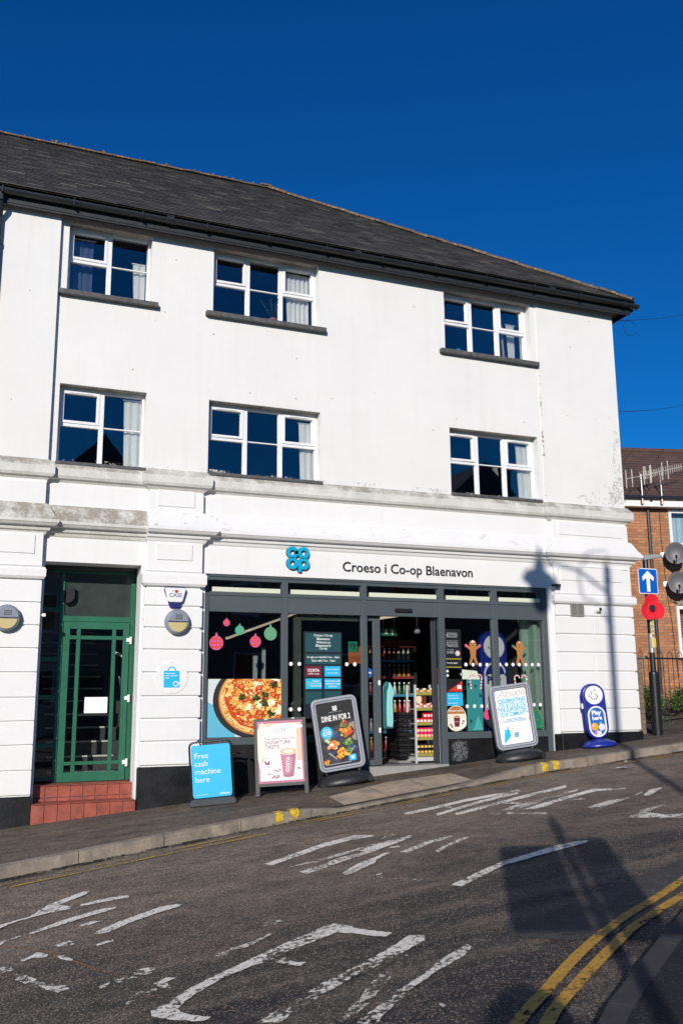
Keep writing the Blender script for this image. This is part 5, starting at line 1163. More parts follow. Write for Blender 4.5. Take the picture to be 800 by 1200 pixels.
def pack(kind, x, y, z, par=None):
    lab = {'red':'small red and white carton','pink':'small pink and cream carton','dark':'small dark and gold carton','tin':'white and amber tin'}[kind]
    where = {.13:'bottom',.37:'second lowest',.59:'middle',.81:'second highest',1.04:'top'}[z]
    key = (kind,z)
    if kind not in packs:
        e = thing('pack', (0,0,0), '', 'pack', 'packs'); c1, c2 = {'red':((206,30,44),(236,230,226)),'pink':((214,40,110),(240,214,150)),'dark':((34,28,26),(230,190,110)),'tin':((236,230,220),(190,110,60))}[kind]
        m = MB(); m.box(-.026,.026,-.03,.03,0,.075); obj('carton', m, flatc('pk_'+kind, c1), e, bevel=.002)
        m = MB(); m.box(-.022,.022,-.032,-.0305,.02,.052); obj('print', m, flatc('pk2_'+kind, c2), e); packs[kind] = e
        o = e
    else:
        s_ = packs[kind]; o = s_.copy(); COL.objects.link(o)
        for ch in s_.children: c = ch.copy(); COL.objects.link(c); c.parent = o
    o.location = (x,y,z+.6); o['label'] = f'{lab} on the {where} shelf of the display stand'; o['group'] = f'{kind} packs on the {where} shelf of the display stand'
for z, kinds, lv in ((.13,('dark',),2),(.37,('pink',),2),(.59,('red',),2),(.81,('red','tin'),1),(1.04,('tin','dark'),1)):
    for k in range(6):
        for l in range(lv if not (z == .59 and k < 2) else 1):
            o = pack(kinds[k % len(kinds)], 6.72-.155+k*.062, .52, z)
            sc.objects  # keep
            last = [p for p in COL.objects if p.name.startswith('pack')][-1]
            if l: last.location.z += .077
t = thing('advert_board', (6.66,.50,1.44), 'cream and brown advert card on the display stand', 'card'); m = MB(); m.box(-.12,.06,-.005,.0,.0,.19); obj('card', m, flatc('card_brown',(96,44,30)), t); m = MB(); m.flat(disc(-.07,.11,.05,16,.07), -.0065); obj('print', m, flatc('card_cream',(232,206,180)), t)
t = thing('poster_pair', (6.93,.50,1.75), 'narrow red and blue card standing above the display stand', 'card'); m = MB(); m.box(-.01,.05,0,.01,0,.27); obj('red_card', m, flatc('card_red',(214,44,50)), t); m = MB(); m.box(-.045,-.012,0,.01,0,.27); obj('blue_card', m, flatc('card_blue',(50,150,210)), t)
# chiller full of bottles
t = thing('drinks_chiller', (6.85,2.3,.6), 'tall dark drinks chiller with a red header deep inside the shop doorway', 'chiller')
m = MB(); m.box(-.48,-.43,-.3,.3,0,1.95); m.box(.43,.48,-.3,.3,0,1.95); m.box(-.48,.48,.28,.3,0,1.95); m.box(-.43,.43,-.3,.28,0,.1); obj('cabinet', m, M['black'], t)
m = MB(); m.box(-.47,.47,-.32,-.3,1.82,1.95); obj('header', m, flatc('chill_red',(90,22,26)), t)
for k, z in enumerate((.12,.42,.72,1.02,1.32,1.6)):
    m = MB(); m.box(-.43,.43,-.28,.25,z-.02,z); s_ = obj('shelf', m, M['galv'], t); m = MB(); m.box(-.43,.43,-.295,-.281,z-.03,z+.012); obj('price_rail', m, flatc('rail_blue' if k % 2 else 'rail_red', (56,116,150) if k % 2 else (110,36,38)), s_)
bp = {}
bc = [('amber',(150,104,34)),('red',(120,34,34)),('white',(150,148,142)),('green',(44,84,58)),('purple',(76,50,80))]
for k, z in enumerate((.12,.42,.72,1.02,1.32,1.6)):
    for i in range(9):
        cname, cc_ = bc[(k*2+i//3) % 5]
        if cname not in bp:
            e = thing('drink_bottle', (0,0,0), '', 'bottle', 'bottles'); m = MB(); m.lathe((0,0,0), [(.03,0),(.032,.02),(.032,.12),(.014,.17),(.013,.19)], 10); obj('bottle_body', m, flatc('bt_'+cname, cc_, .3), e, smooth=True); m = MB(); m.tube((0,0,.19),(0,0,.21),.015,n=8); obj('cap', m, M['wht2'], e); bp[cname] = e; o = e
        else:
            s_ = bp[cname]; o = s_.copy(); COL.objects.link(o)
            for ch in s_.children: c = ch.copy(); COL.objects.link(c); c.parent = o
        o.location = (6.85-.36+i*.09, 2.08, z+.6)
        wh = ('bottom','second','third','fourth','fifth','top')[k]; o['label'] = f'{cname} drink bottle on the {wh} shelf up of the chiller inside the doorway' if k not in (0,5) else f'{cname} drink bottle on the {wh} shelf of the chiller inside the doorway'; o['group'] = f'{cname} bottles on the {wh} chiller shelf'
t = thing('hanging_jacket', (6.02,.42,1.12), 'pale turquoise jacket shape hanging just inside the left edge of the open door', 'jacket')
m = MB(); m.prism([(-.10,0),(.09,0),(.085,.45),(.06,.62),(.02,.70),(-.02,.70),(-.10,.6)], -.04, .05); obj('dark_side', m, flatc('teal_jacket',(40,96,104)), t, bevel=.02, seg=2)
m = MB(); m.prism([(-.03,.04),(.06,.02),(.075,.10),(.072,.45),(.095,.50),(.085,.58),(.055,.64),(.03,.69),(.01,.67),(-.0,.60),(-.02,.55),(-.035,.3)], -.055, -.041); obj('light_front', m, flatc('light_teal_jacket',(140,206,204)), t, bevel=.008)
t = thing('basket_stack', (6.47,.86,.6), 'tall stack of black shopping baskets beside the display stand', 'shopping baskets')
for k in range(9):
    m = MB(); z = .06+k*.078
    m.box(-.12,.12,-.16,.16,z,z+.012); m.box(-.135,.135,-.175,-.165,z+.03,z+.068); m.box(-.135,.135,.165,.175,z+.03,z+.068); m.box(-.135,-.125,-.165,.165,z+.03,z+.068); m.box(.125,.135,-.165,.165,z+.03,z+.068)
    obj('basket', m, M['black'], t)
m = MB(); m.box(-.15,.15,-.18,.18,0,.03); obj('trolley_base', m, M['galv'], t)
t = thing('exit_sign', (6.58,1.5,2.58), 'green emergency exit sign with a white running figure hanging inside the shop', 'sign')
m = MB(); m.box(-.14,.14,0,.02,0,.13); obj('panel', m, flatc('exit_green',(20,96,70)), t)
m = MB(); m.flat([(.05,.02),(.07,.02),(.07,.07),(.095,.07),(.06,.11),(.025,.07),(.05,.07)], -.001); m.flat(disc(-.05,.10,.011,10), -.001); m.flat([(-.08,.025),(-.065,.025),(-.05,.05),(-.03,.025),(-.018,.03),(-.04,.06),(-.04,.085),(-.06,.088),(-.085,.07),(-.08,.062),(-.06,.072)], -.001); obj('symbol', m, M['wht'], t)
m = MB(); 
for x in (-.1,.1): m.tube((x,.01,.13),(x,.01,.72),.004,n=6)
obj('hangers', m, M['galv'], t)
def pendant(x, y, lab):
    t = thing('pendant_spotlight', (x,y,2.72), lab, 'ceiling light', 'pendant spotlights in the shop'); m = MB(); m.tube((0,0,.0),(0,0,.58),.018,n=10); obj('stem', m, M['lampgrey'], t); m = MB(); m.lathe((0,0,-.10), [(.05,0),(.055,.05),(.03,.09),(.018,.11)], 16); obj('shade', m, M['lampgrey'], t, smooth=True)
pendant(7.05,1.4,'grey pendant spotlight seen through the open shop door'); pendant(7.02,.7,'grey pendant spotlight at the top left of the right-hand shop window')
def striplight(p, q, lab):
    p, q = Vector(p), Vector(q); t = thing('strip_light', p, lab, 'ceiling light', 'linear lights under the shop ceiling'); m = MB(); m.tube((0,0,0), q-p, .022, n=6); obj('tube', m, emit('strip_glow',(1,.82,.58),.55) if 'strip_glow' not in bpy.data.materials else bpy.data.materials['strip_glow'], t)
    m = MB(); m.tube(Vector((0,0,.035)), q-p+Vector((0,0,.035)), .02, n=4); m.path([(0,0,.03),(0,0,3.28-p.z)], .005, 4); m.path([tuple(q-p),((q-p).x,(q-p).y,3.28-p.z)], .005, 4); obj('housing', m, M['black'], t)
striplight((3.65,.9,2.46),(5.6,3.0,3.1),'cream strip light running across behind the left shop window')
striplight((6.2,1.3,2.83),(7.4,1.4,3.02),'cream strip light behind the open door, near the pendant')
t = thing('counter_unit', (4.0,1.3,.6), 'low dark counter with small screens behind the left shop window', 'counter'); m = MB(); m.box(-.5,.5,-.2,.3,0,1.0); obj('cupboard', m, flatc('counter',(30,34,42)), t); m = MB(); m.box(-.1,.12,-.1,-.08,1.02,1.28); obj('screen', m, flatc('counter_blue',(50,80,140)), t); m = MB(); m.box(.16,.22,-.1,-.05,1.0,1.62); m.box(.3,.35,-.1,-.05,1.0,1.75); obj('pale_posts', m, flatc('pale_post',(170,180,178)), t)
# tall lottery stand in the window
t = thing('lottery_stand', (7.92,.46,1.0), 'tall royal blue lottery stand with a round white emblem inside the right-hand shop window', 'lottery stand')
m = MB(); m.prism(rrect(-.24,.24,.0,1.62,.235,10), -.03, .10); obj('body', m, M['lottoblue'], t, bevel=.01)
m = MB(); m.mat(M['wht2']).prism(disc(0,1.36,.19,30), -.04, -.031); e = obj('emblem_disc', m, None, t)
hm = MB(); k = .19/.143; hm.mat(M['ink']).flat([((x)*k,(z-.795)*k+1.36) for x,z in hand], -.0412); hm.mat(M['wht']).flat([(((x-cen[0])*.8+cen[0])*k,((z-cen[1])*.83+cen[1]-.795)*k+1.36) for x,z in hand], -.0418); obj('crossed_fingers_emblem', hm, None, e)
m = MB().mat(M['wht2']); m.prism(rrect(-.20,.20,.06,1.12,.19,8), -.04, -.031); e = obj('white_border', m, None, t); m = MB(); m.prism(rrect(-.10,.16,.10,.72,.10,8), -.045, -.041); m.prism(clip(disc(0,.93,.17,24,.16),-.17,.17,.93,1.2), -.045, -.041); obj('blue_print', m, M['lottoblue'], e)
text('Play', e, M['lottoblue'], -.02, .82, w=.26, y=-.042, bold=.05)

# ------------------------------------------------------------------ brick house beyond the corner
th = R(14.1); HX, HY = 16.559, 6.627
H = thing('brick_house', (HX,HY,0), 'orange brick house with a brown tiled roof and white windows beyond the right-hand corner', 'building', rot=(0,0,-th))
m = MB(); wall_holes(m, -4, 9, .6, 6.40, 0, .25, [(.58,2.2,5.40,6.38),(.60,2.2,2.52,3.84)]); m.box(-4,9,.26,7,.6,6.4); obj('wall', m, M['brick'], H)
m = MB(); m.box(-4.2,9.2,-.27,-.24,6.41,6.62); m.box(-4.2,9.2,-.238,0,6.41,6.43); obj('eaves_board', m, M['wht2'], H)
m = MB(); m.tube((-4.2,-.32,6.64),(9.2,-.32,6.64),.055,n=12); m.path([(.0,-.32,6.62),(.0,-.05,6.38),(.0,-.05,1.2)], .042, 10); 
for z in (5.6,4.6,3.4,2.2): m.tube((0,-.05,z),(0,-.05,z+.06),.052,n=10)
obj('gutter', m, M['gutter'], H)
m = MB(); rg = random.Random(4); nc = 17; run2, rise2 = 3.8, 2.25; sl2 = math.hypot(run2, rise2)
for k in range(nc):
    s0, s1 = sl2*k/nc, sl2*(k+1.12)/nc; x = -4.3+(.15 if k%2 else 0)
    while x < 9.2:
        y0_, z0_ = -.3+s0*run2/sl2, 6.68+s0*rise2/sl2; y1_, z1_ = -.3+s1*run2/sl2, 6.68+s1*rise2/sl2; a = x; b = x+.294; h = .03+rg.uniform(-.004,.004); x += .3
        m.add([(a,y0_,z0_+h),(b,y0_,z0_+h),(b,y1_,z1_+.006),(a,y1_,z1_+.006),(a,y0_,z0_),(b,y0_,z0_)], [(0,1,2,3),(0,4,5,1)])
rf = obj('roof', m, M['browntile'], H)
m = MB(); m.add([(-4.3,-.3,6.67),(9.2,-.3,6.67),(9.2,3.5,8.92),(-4.3,3.5,8.92),(9.2,7.3,6.67),(-4.3,7.3,6.67)], [(0,1,2,3),(3,2,4,5),(0,3,5),(1,4,2)]); m.tube((-4.3,3.5,8.97),(9.2,3.5,8.97),.09,n=10); obj('ridge', m, M['browntile'], rf)
def hwin(x0, x1, z0, z1, net):
    m = MB(); m.ring(rect(x0,x1,z0,z1), rect(x0+.08,x1-.08,z0+.09,z1-.09), -.03, .08); m.box((x0+x1)/2-.04,(x0+x1)/2+.04,-.028,.07,z0+.09,z1-.09); m.box(x0-.06,x1+.06,-.07,.0,z0-.06,z0-.002)
    wn = obj('window', m, M['upvc'], H, bevel=.008); m = MB(); m.box(x0+.07,x1-.07,.03,.035,z0+.08,z1-.08); obj('pane', m, M['glass'], wn)
    m = MB(); k = 60; 
    for i in range(k): 
        a = x0+.08+(x1-x0-.16)*i/k; b = x0+.08+(x1-x0-.16)*(i+1)/k; m.add([(a,.09+.02*math.sin(i*.9),z0+.1),(b,.09+.02*math.sin(i*.9+.9),z0+.1),(b,.09+.02*math.sin(i*.9+.9),z1-.2 if net else z0+.5),(a,.09+.02*math.sin(i*.9),z1-.2 if net else z0+.5)], [(0,1,2,3)])
    obj('net_curtain', m, flatc('net_curtain',(170,190,196)), wn)
hwin(.58,2.2,5.40,6.385,True); hwin(.60,2.2,2.52,3.84,False)
m = MB(); m.box(.62,.80,-.045,-.035,3.86,3.96); obj('lintel_patch', m, M['concrete'], H)
def hp(x, y, z):   # house frame -> world
    return (HX+x*math.cos(th)+y*math.sin(th), HY-x*math.sin(th)+y*math.cos(th), z)
def dishthing(x, z, lab):
    t = thing('satellite_dish', hp(x,-.38,z), lab, 'satellite dish', 'satellite dishes on the brick house', rot=(0,0,-th-R(22)))
    m = MB(); m.lathe((0,0,0), [(.02,.0),(.10,.008),(.19,.03),(.26,.06),(.265,.06),(.19,.022),(.10,.0),(.02,-.008)], 30); m.v = [(x_,-z_,y_*1.08) for x_,y_,z_ in m.v]
    obj('reflector', m, M['dish'], t, smooth=True)
    m = MB(); m.path([(0,.01,-.26),(-.02,-.18,-.30),(-.02,-.36,-.16)], .011, 6); m.tube((-.02,-.36,-.16),(-.02,-.30,-.10),.03,n=10); obj('feed_arm', m, M['blackm'], t)
    m = MB(); m.path([(0,.02,0),(-.1,.10,.0),(-.28,.26,.0)], .02, 8); m.box(-.34,-.22,.24,.30,-.06,.07); obj('bracket', m, M['galv'], t)
dishthing(.50,5.16,'upper of two grey satellite dishes on the orange brick wall'); dishthing(.52,4.40,'lower of two grey satellite dishes on the orange brick wall')
def yagi(x, top, lab, ang, L_):
    t = thing('television_aerial', hp(x,-.34,6.46), lab, 'aerial', 'television aerials on the eaves of the brick house', rot=(0,0,-th))
    m = MB(); m.tube((0,0,0),(0,0,top-6.46+.05),.017,n=8); obj('mast', m, M['galv'], t)
    m = MB(); d = Vector((math.cos(ang),math.sin(ang),.28)).normalized(); sd = Vector((0,0,1)); zc = top-6.46; rods = 11
    m.tube(Vector((0,0,zc))-d*.2, Vector((0,0,zc))+d*L_, .011, n=6)
    for i in range(rods): c = Vector((0,0,zc))+d*(-.05+L_*i/(rods-1)); m.tube(c-sd*.12*(1-.02*i), c+sd*.12*(1-.02*i), .007, n=5)
    r_ = Vector((0,0,zc))-d*.16; sx = Vector((-d.y,d.x,0)).normalized()
    m.tube(r_-sx*.36, r_+sx*.36, .012, n=6)
    for k in (-.34,-.17,.17,.34): m.tube(r_+sx*k-sd*.24, r_+sx*k+sd*.24, .012, n=6)
    obj('elements', m, flatc('aerial_metal',(196,192,180)), t); m = MB(); m.box(-.03,.03,-.0,.1,0,.12); obj('bracket', m, simple('rusty_bracket',(.30,.12,.05),.8), t)
yagi(-.27,7.20,'left television aerial on the eaves of the brick house',R(35),.95); yagi(.27,7.33,'right television aerial on the eaves of the brick house',R(28),1.05)
t = thing('wall_cable', hp(.35,-.01,3.0), 'thin dark cable trailing down the orange brick wall beside the black downpipe', 'cable', rot=(0,0,-th)); m = MB(); m.path([(-.02,-.01,3.4),(-.02,-.01,2.6),(.02,-.01,1.2),(.10,-.01,.4),(.16,-.01,-1.0)], .009, 5); m.path([(.1,-.01,1.1),(.12,-.01,.95),(.35,-.01,.88),(.8,-.01,.86)], .009, 5); obj('cable', m, M['blackm'], t)

# ------------------------------------------------------------------ sign post, poppy, wall end, railings, hedge
px_, py_ = 10.86, .18; gz = G(px_)
t = thing('sign_post', (px_,py_,gz), 'street post with a thick black lower half by the corner of the white building', 'post')
m = MB(); m.tube((0,0,-.2),(0,0,1.0),.082,n=20); m.lathe((0,0,1.0), [(.082,0),(.075,.03),(.05,.05)], 20); obj('base_section', m, M['blackm'], t, auto=35)
m = MB(); m.tube((0,0,1.04),(0,0,3.02),.046,n=16); obj('shaft', m, M['blackm'], t)
m = MB(); m.tube((0,-.0,1.36),(0,0,1.68),.0475,n=16); obj('bare_metal_sleeve', m, M['galv'], t)
m = MB(); m.box(-.035,.035,-.056,-.049,1.66,1.94); m.box(-.045,.02,-.06,-.0565,1.44,1.62); pq = obj('stickers', m, flatc('sticker_cream',(214,204,160)), t); m = MB(); m.box(.0,.05,-.062,-.0605,1.45,1.60); obj('yellow_sticker', m, flatc('sticker_yellow',(224,190,50)), pq)
text('1\nD\nH', pq, M['ink'], 0, 1.79, h=.2, y=-.058, bold=.02)
m = MB(); m.path([(-.03,0,2.98),(.02,0,3.0),(.38,.02,3.03)], .026, 8); m.prism([(-.06,2.93),(.30,2.99),(.30,3.05),(-.04,3.03)], -.06, .06); obj('sign_lamp', m, flatc('lamp_casing',(150,156,150)), t, bevel=.008)
m = MB(); m.tube((0,0,2.2),(0,0,3.0),.03,n=12); 
for z in (2.42,2.72): m.box(-.05,.05,-.06,.03,z,z+.03)
obj('clamps', m, M['blackm'], t)
t = thing('one_way_sign', (px_-.04,py_-.075,gz+2.345), 'blue rectangular road sign with a white arrow pointing up, above the red poppy', 'road sign')
m = MB(); m.prism(rrect(-.205,.205,0,.44,.03), -.004, .0); obj('plate', m, M['wht2'], t)
m = MB(); m.prism(rrect(-.19,.19,.015,.425,.022), -.0065, -.0045); obj('blue_face', m, M['signblue'], t)
m = MB(); m.flat([(-.036,.04),(.036,.04),(.036,.27),(.115,.225),(.125,.29),(0,.40),(-.125,.29),(-.115,.225),(-.036,.27)], -.0075); obj('arrow', m, M['wht'], t)
t = thing('poppy', (px_-.03,py_-.09,gz+2.10), 'large red remembrance poppy with a dark centre fixed to the post', 'poppy')
m = MB()
def lobed(s):
    o = []
    for a in range(0,360,5):
        q = max(.095*math.cos(R(a-l))+math.sqrt(max(0,.15**2-(.095*math.sin(R(a-l)))**2)) for l in (92,-22,212) if math.cos(R(a-l)) > -.5)
        o.append((q*1.06*math.cos(R(a))*s, q*math.sin(R(a))*s))
    return o
o = lobed(1.0); n_ = len(o); vs = [(0,-.035,0)]+[(x*.45,-.015,z*.45) for x,z in o]+[(x,-.04,z) for x,z in o]
m.add(vs, [(0,1+i,1+(i+1)%n_) for i in range(n_)]+[(1+i,1+n_+i,1+n_+(i+1)%n_,1+(i+1)%n_) for i in range(n_)]+[tuple(range(n_,0,-1))]); obj('petals', m, M['red'], t)
m = MB(); m.tube((0,-.02,0),(0,-.055,0),.062,.05,20); 
for k in range(10): m.box(.034*math.cos(k*.63)-.006,.034*math.cos(k*.63)+.006,-.058,-.0555,.034*math.sin(k*.63)-.006,.034*math.sin(k*.63)+.006)
obj('centre', m, flatc('poppy_centre',(50,48,50)), t)
t = thing('stone_wall_end', (10.85,.55,G(10.85)), 'narrow rubble boundary wall end between the white building and the sign post', 'wall')
m = MB(); m.box(-.13,.10,0,2.1,-.3,1.27); obj('masonry', m, M['stonew'], t, bevel=.012); m = MB(); m.box(-.15,.20,-.03,2.13,1.272,1.33); obj('coping', m, M['concrete'], t, bevel=.012)
# railings
fy = 2.75; fx0, fx1 = 12.55, 14.25
t = thing('railings', (fx0,fy,G(fx0)), 'black hoop-topped railings between the corner of the white building and the black gate post', 'railings')
m = MB(); L_ = fx1-fx0; gz0 = 2.33-G(fx0); m.box(-.9,L_,-.012,.012,gz0-.035,gz0); m.box(-.9,L_,-.012,.012,.2,.24)
obj('rails', m, M['blackm'], t)
for k in range(20):
    x = -.85+k*.125
    m = MB(); m.tube((x,0,0),(x,0,gz0+.02),.008,n=6)
    if k % 2 == 0 and x+.125 < L_: m.path([(x,0,gz0+.02)]+[(x+.0625-.0625*math.cos(R(a)),0,gz0+.02+.10*math.sin(R(a))) for a in range(30,180,30)]+[(x+.125,0,gz0+.02)], .008, 5)
    obj('bar', m, M['blackm'], t)
t = thing('gate_post', (14.42,fy,G(14.4)), 'square black gate post at the end of the railings by the hedge', 'post'); m = MB(); m.box(-.11,.11,-.11,.11,0,1.22); obj('shaft', m, M['blackm'], t, bevel=.01); m = MB(); m.box(-.13,.13,-.13,.13,1.222,1.28); obj('cap', m, M['blackm'], t, bevel=.02)
t = thing('water_pipe', (13.98,fy-.12,G(14)), 'short pale grey vent pipe beside the black gate post', 'pipe'); m = MB(); m.tube((0,0,0),(0,0,.9),.035,n=12); obj('tube', m, M['galv'], t); m = MB(); m.tube((0,0,.9),(0,0,.98),.042,.036,12); obj('collar', m, flatc('collar_grey',(190,196,196)), t)
def shrub(x, y, rx, ry, h, n, lab, berries=0, seed=1, cat='hedge', name='hedge', sz=.035):
    rd_ = random.Random(seed); t = thing(name, (x,y,G(x)), lab, cat); m = MB()
    cl = [(rd_.uniform(-rx,rx),rd_.uniform(-ry,ry),rd_.uniform(.25,1.)*h,rd_.uniform(.10,.20)) for _ in range(int(26*max(1,rx)))]
    for k in range(n):
        c = rd_.choice(cl); v = Vector((rd_.gauss(0,1),rd_.gauss(0,1),rd_.gauss(0,1))).normalized()*c[3]*rd_.uniform(.6,1.25)
        p = Vector((c[0],c[1],c[2]))+v; p.z = max(.02,p.z)
        a = Vector((rd_.gauss(0,1),rd_.gauss(0,1),rd_.gauss(0,.7))).normalized()*sz; b = a.orthogonal().normalized()*sz*.45; b.rotate(Matrix.Rotation(rd_.uniform(0,6.3),3,a))
        m.add([p-a,p+b,p+a,p-b],[(0,1,2,3)])
    obj('foliage', m, M['leaf'], t)
    m = MB()
    for k in range(14): c = rd_.choice(cl); m.tube((c[0]*.5,c[1]*.5,-.1),(c[0],c[1],c[2]),.012,.004,5)
    obj('stems', m, simple('bark',(.07,.05,.035),.9), t)
    if berries:
        m = MB()
        for k in range(berries): c = rd_.choice(cl[:9]); v = Vector((rd_.gauss(0,1),-abs(rd_.gauss(0,1)),rd_.gauss(0,1))).normalized()*c[3]*1.15; m.lathe((c[0]+v.x,c[1]+v.y,c[2]+v.z), [(.006,-.012),(.016,0),(.006,.012)], 6)
        obj('berries', m, M['berry'], t)
shrub(13.85,2.55,1.3,.3,.5,5200,'low clipped green hedge in front of the brick house',seed=2)
shrub(15.1,2.5,.45,.3,1.15,2600,'taller green shrub with clusters of red berries behind the black gate post',90,3,'shrub','berry_shrub')
shrub(11.35,.75,.20,.12,.35,260,'small weedy plant at the foot of the rubble wall end',seed=6,cat='plant',name='weed',sz=.028)
# overhead wires from the eaves corner
def wire(p, q, sag, lab):
    p, q = Vector(p), Vector(q); t = thing('overhead_wire', p, lab, 'cable', 'overhead wires at the right'); pts = []
    for i in range(13): u = i/12; v = (q-p)*u; v.z -= sag*4*u*(1-u); pts.append(tuple(v))
    m = MB(); m.path(pts, .007, 6); obj('cable', m, M['blackm'], t); return t
w1 = wire((10.44,-.02,8.12),(19.7,8,12.9),.03,'upper thin black wire leading right from the eaves corner')
m = MB(); m.path([(.28+.15*math.cos(R(a)), 0, -.10+.14*math.sin(R(a))) for a in range(0,361,20)], .004, 5); obj('coil', m, M['blackm'], w1)
wire((10.34,.1,6.45),(20.3,9,10.4),.04,'lower thin black wire crossing the sky at the right')
# litter in the road and gutter
for x, y, r, lab in ((8.42,-1.9,.07,'scrap of white paper lying in the road near the far kerb'),(8.9,-1.42,.035,'tiny white scrap of litter against the far kerb')):
    t = thing('litter', (x,y,zroad(x)+.012), lab, 'litter'); m = MB(); lq = random.Random(int(x*10)); pts = blob(0,0,r,9,.4,lq); m.add([(a,b,lq.uniform(0,.02)) for a,b in pts], [tuple(range(9))]); obj('scrap', m, flatc('paper',(206,204,200)), t)

# ------------------------------------------------------------------ street furniture and an added shadow caster behind the photographer (throws the shadows on the road and wall)
ex = Vector((.866,-.5,0))
def atpost(bx, by, u, z): return (ex.x*u, ex.y*u, z)
t = thing('direction_sign_post', (.18,-13.72,G(0)), 'tall sign post with two plates and a pointed finial behind the viewpoint', 'sign post', rot=(0,0,R(-30)))
m = MB(); m.tube((0,0,-.1),(0,0,3.95),.045,n=14); m.lathe((0,0,3.95), [(.05,0),(.075,.05),(.05,.1),(.02,.14),(.03,.18),(.004,.30)], 14); obj('pole', m, M['blackm'], t)
m = MB(); m.prism(rrect(-.57,-.075,2.62,3.62,.05), -.015, .015); m.box(-.13,-.04,-.02,.02,2.8,2.84); m.box(-.13,-.04,-.02,.02,3.4,3.44); obj('plate', m, M['grey2'], t)
m = MB(); m.prism(rrect(.062,.36,2.55,3.72,.03), -.015, .015);  m.box(.04,.1,-.02,.02,2.8,2.84); m.box(.04,.1,-.02,.02,3.4,3.44); obj('plate', m, M['grey2'], t)
t = thing('shadow_stand_in_post', (-.83,-14.38,G(-.8)), 'added post and plates behind the viewpoint, casting the shadow of the camera operator', 'road sign', rot=(0,0,R(-30)))  # unseen post and plates, added and shaped to cast a standing person's shadow
m = MB(); m.tube((0,0,-.1),(0,0,2.3),.035,n=12); obj('pole', m, M['blackm'], t)
m = MB(); m.prism(disc(0,2.50,.21,30), -.05, -.035); m.prism(rrect(-.26,.20,1.95,2.28,.02), -.05, -.035); obj('plate', m, M['wht2'], t)
t = thing('ornate_street_lamp', (1.29,-14.88,G(1.29)), 'tall ornate street lamp with a lantern hung from a scrolled bracket on the near pavement', 'street lamp', rot=(0,0,R(-30)))
m = MB(); m.lathe((0,0,-.1), [(.17,0),(.17,.35),(.12,.45),(.10,1.2),(.075,1.3),(.06,1.6),(.055,9.28),(.08,9.33),(.05,9.38),(.07,9.48),(.02,9.63)], 20); obj('column', m, M['blackm'], t)
dz = 2.76
m = MB(); m.path([(0,0,6.25+dz),(-.5,0,6.50+dz),(-1.0,0,6.52+dz),(-1.14,0,6.48+dz)], .028, 8); m.path([(0,0,5.7+dz),(-.2,0,6.0+dz),(-.45,0,6.05+dz),(-.5,0,6.45+dz)], .016, 6); m.path([(0,0,6.9+dz),(-.3,0,6.8+dz),(-.5,0,6.5+dz)], .014, 6); obj('bracket', m, M['blackm'], t)
m = MB(); m.lathe((-1.14,0,5.72+dz), [(.05,0),(.12,.05),(.17,.25),(.19,.45),(.30,.46),(.24,.58),(.10,.66),(.08,.78),(.03,.86),(.005,1.02)], 20); obj('lantern', m, M['blackm'], t)
# terrace across the street: seen only as reflections in the glass
def terrace(x, y, w_, d_, h, rh, lab, col, gable, rot=0.):
    t = thing('terraced_house', (x,y,G(x)), lab, 'building', rot=(0,0,R(rot)))
    m = MB(); m.box(-w_/2,w_/2,-d_,0,-1,h); obj('wall', m, flatc(*col), t)
    m = MB()
    if gable: m.prism([(-w_/2-.25,h-.1),(w_/2+.25,h-.1),(0,h+rh)], -d_-.2, .2)
    else: m.prism([(-d_-.4,h-.1),(.4,h-.1),(-d_/2,h+rh)], -w_/2-.1, w_/2+.1, 'yz')
    rf = obj('roof', m, flatc('opp_roof',(58,54,56)), t); m = MB(); m.box(w_/2-1.0,w_/2-.3,-d_/2-.35,-d_/2+.35,h,h+rh+1.0); obj('chimney', m, flatc('opp_brick',(120,84,66)), rf)
    for zc in (1.6,4.3):
        for xc in (-w_*.27,w_*.27):
            m = MB(); m.ring(rect(xc-.55,xc+.55,zc-.65,zc+.65), rect(xc-.47,xc+.47,zc-.57,zc+.57), .0, .04); wn = obj('window', m, M['upvc'], t); m = MB(); m.box(xc-.47,xc+.47,.005,.01,zc-.57,zc+.57); obj('pane', m, flatc('opp_pane',(30,34,40),.1), wn)
    m = MB(); m.box(-.45,.45,.005,.05,-.0,2.1); obj('door', m, flatc('opp_door',(40,60,50)), t)
terrace(4.6,-22,7.0,8,7.0,4.0,'pale rendered gabled house across the street, behind the viewpoint',('opp_cream',(190,182,166)),True)
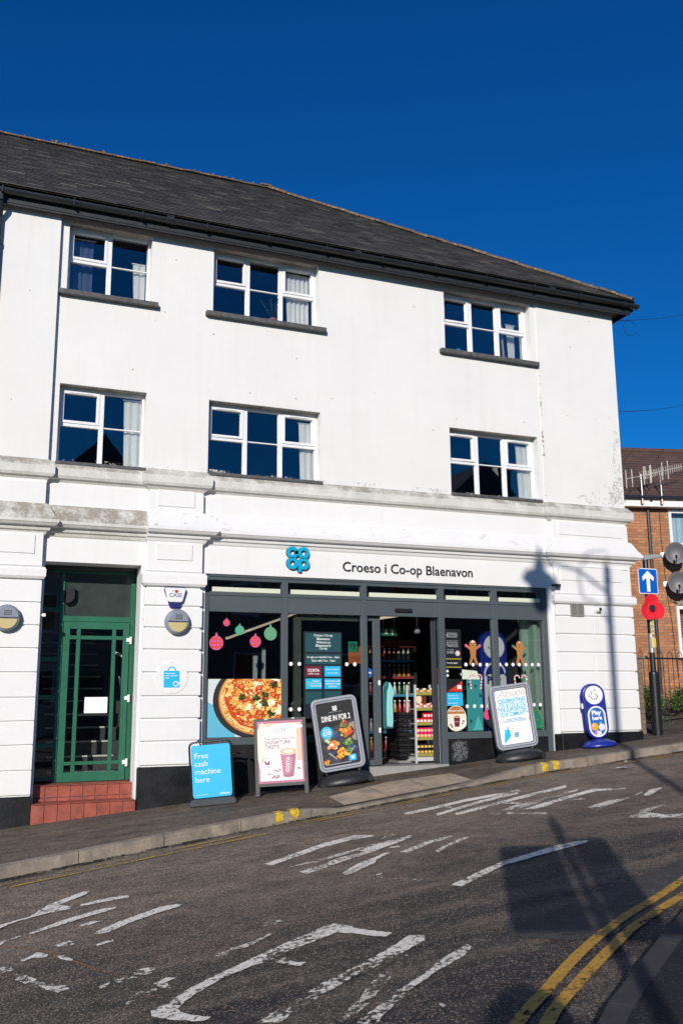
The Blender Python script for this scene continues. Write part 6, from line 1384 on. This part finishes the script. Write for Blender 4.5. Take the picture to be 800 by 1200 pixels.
terrace(12.6,-22.5,8.4,8,6.0,3.5,'grey stone house across the street, behind the viewpoint',('opp_stone',(120,112,102)),False)
terrace(21.2,-22,8.2,8,6.2,3.9,'brown brick house across the street, further up the hill',('opp_brown',(116,84,64)),True)

# ------------------------------------------------------------------ light, sky, camera
EL, AZ = R(19), R(30)
sd = Vector((-math.sin(AZ)*math.cos(EL), -math.cos(AZ)*math.cos(EL), math.sin(EL)))   # towards the sun
ld = bpy.data.lights.new('sun','SUN'); ld.energy = 4.45; ld.angle = R(.42); ld.color = (1.,.93,.84)
lo_ = bpy.data.objects.new('sun', ld); COL.objects.link(lo_); lo_.rotation_euler = (-sd).to_track_quat('-Z','Y').to_euler()
wd = bpy.data.worlds.new('World'); sc.world = wd; wd.use_nodes = True; nt = wd.node_tree; ns = nt.nodes; ls = nt.links
sky = ns.new('ShaderNodeTexSky'); sky.sky_type = 'NISHITA'; sky.sun_disc = False; sky.sun_elevation = EL
sky.sun_rotation = math.atan2(sd.x, sd.y); sky.air_density = 1.; sky.dust_density = .15; sky.ozone_density = 3.2; sky.altitude = 350
bg = ns['Background']; bg.inputs[1].default_value = .08
hs = ns.new('ShaderNodeHueSaturation'); hs.inputs['Saturation'].default_value = 1.2; hs.inputs['Hue'].default_value = .503; ls.new(sky.outputs[0], hs.inputs['Color'])
mxs = mixc(ns, ls, 1., hs.outputs[0], (.08,.72,1.18), 'MULTIPLY'); ls.new(mxs, bg.inputs[0])
cam = bpy.data.cameras.new('camera'); cam.sensor_fit = 'VERTICAL'; cam.sensor_height = 36; cam.lens = 1085/1200*36; cam.clip_end = 3000; cam.clip_start = .05
co = bpy.data.objects.new('camera', cam); COL.objects.link(co)
RM = Matrix(((0.92568051,-0.06658584,-0.37240021),(-0.37821931,-0.18399062,-0.90724727),(-0.00810832,0.98067007,-0.19550058)))
# columns of RM (camera axes in world coordinates)
co.matrix_world = Matrix.Translation((0,-12.5,1.6)) @ RM.to_4x4()
sc.camera = co
sc.view_settings.view_transform = 'Standard'; sc.view_settings.look = 'None'; sc.view_settings.exposure = 0; sc.view_settings.gamma = 1
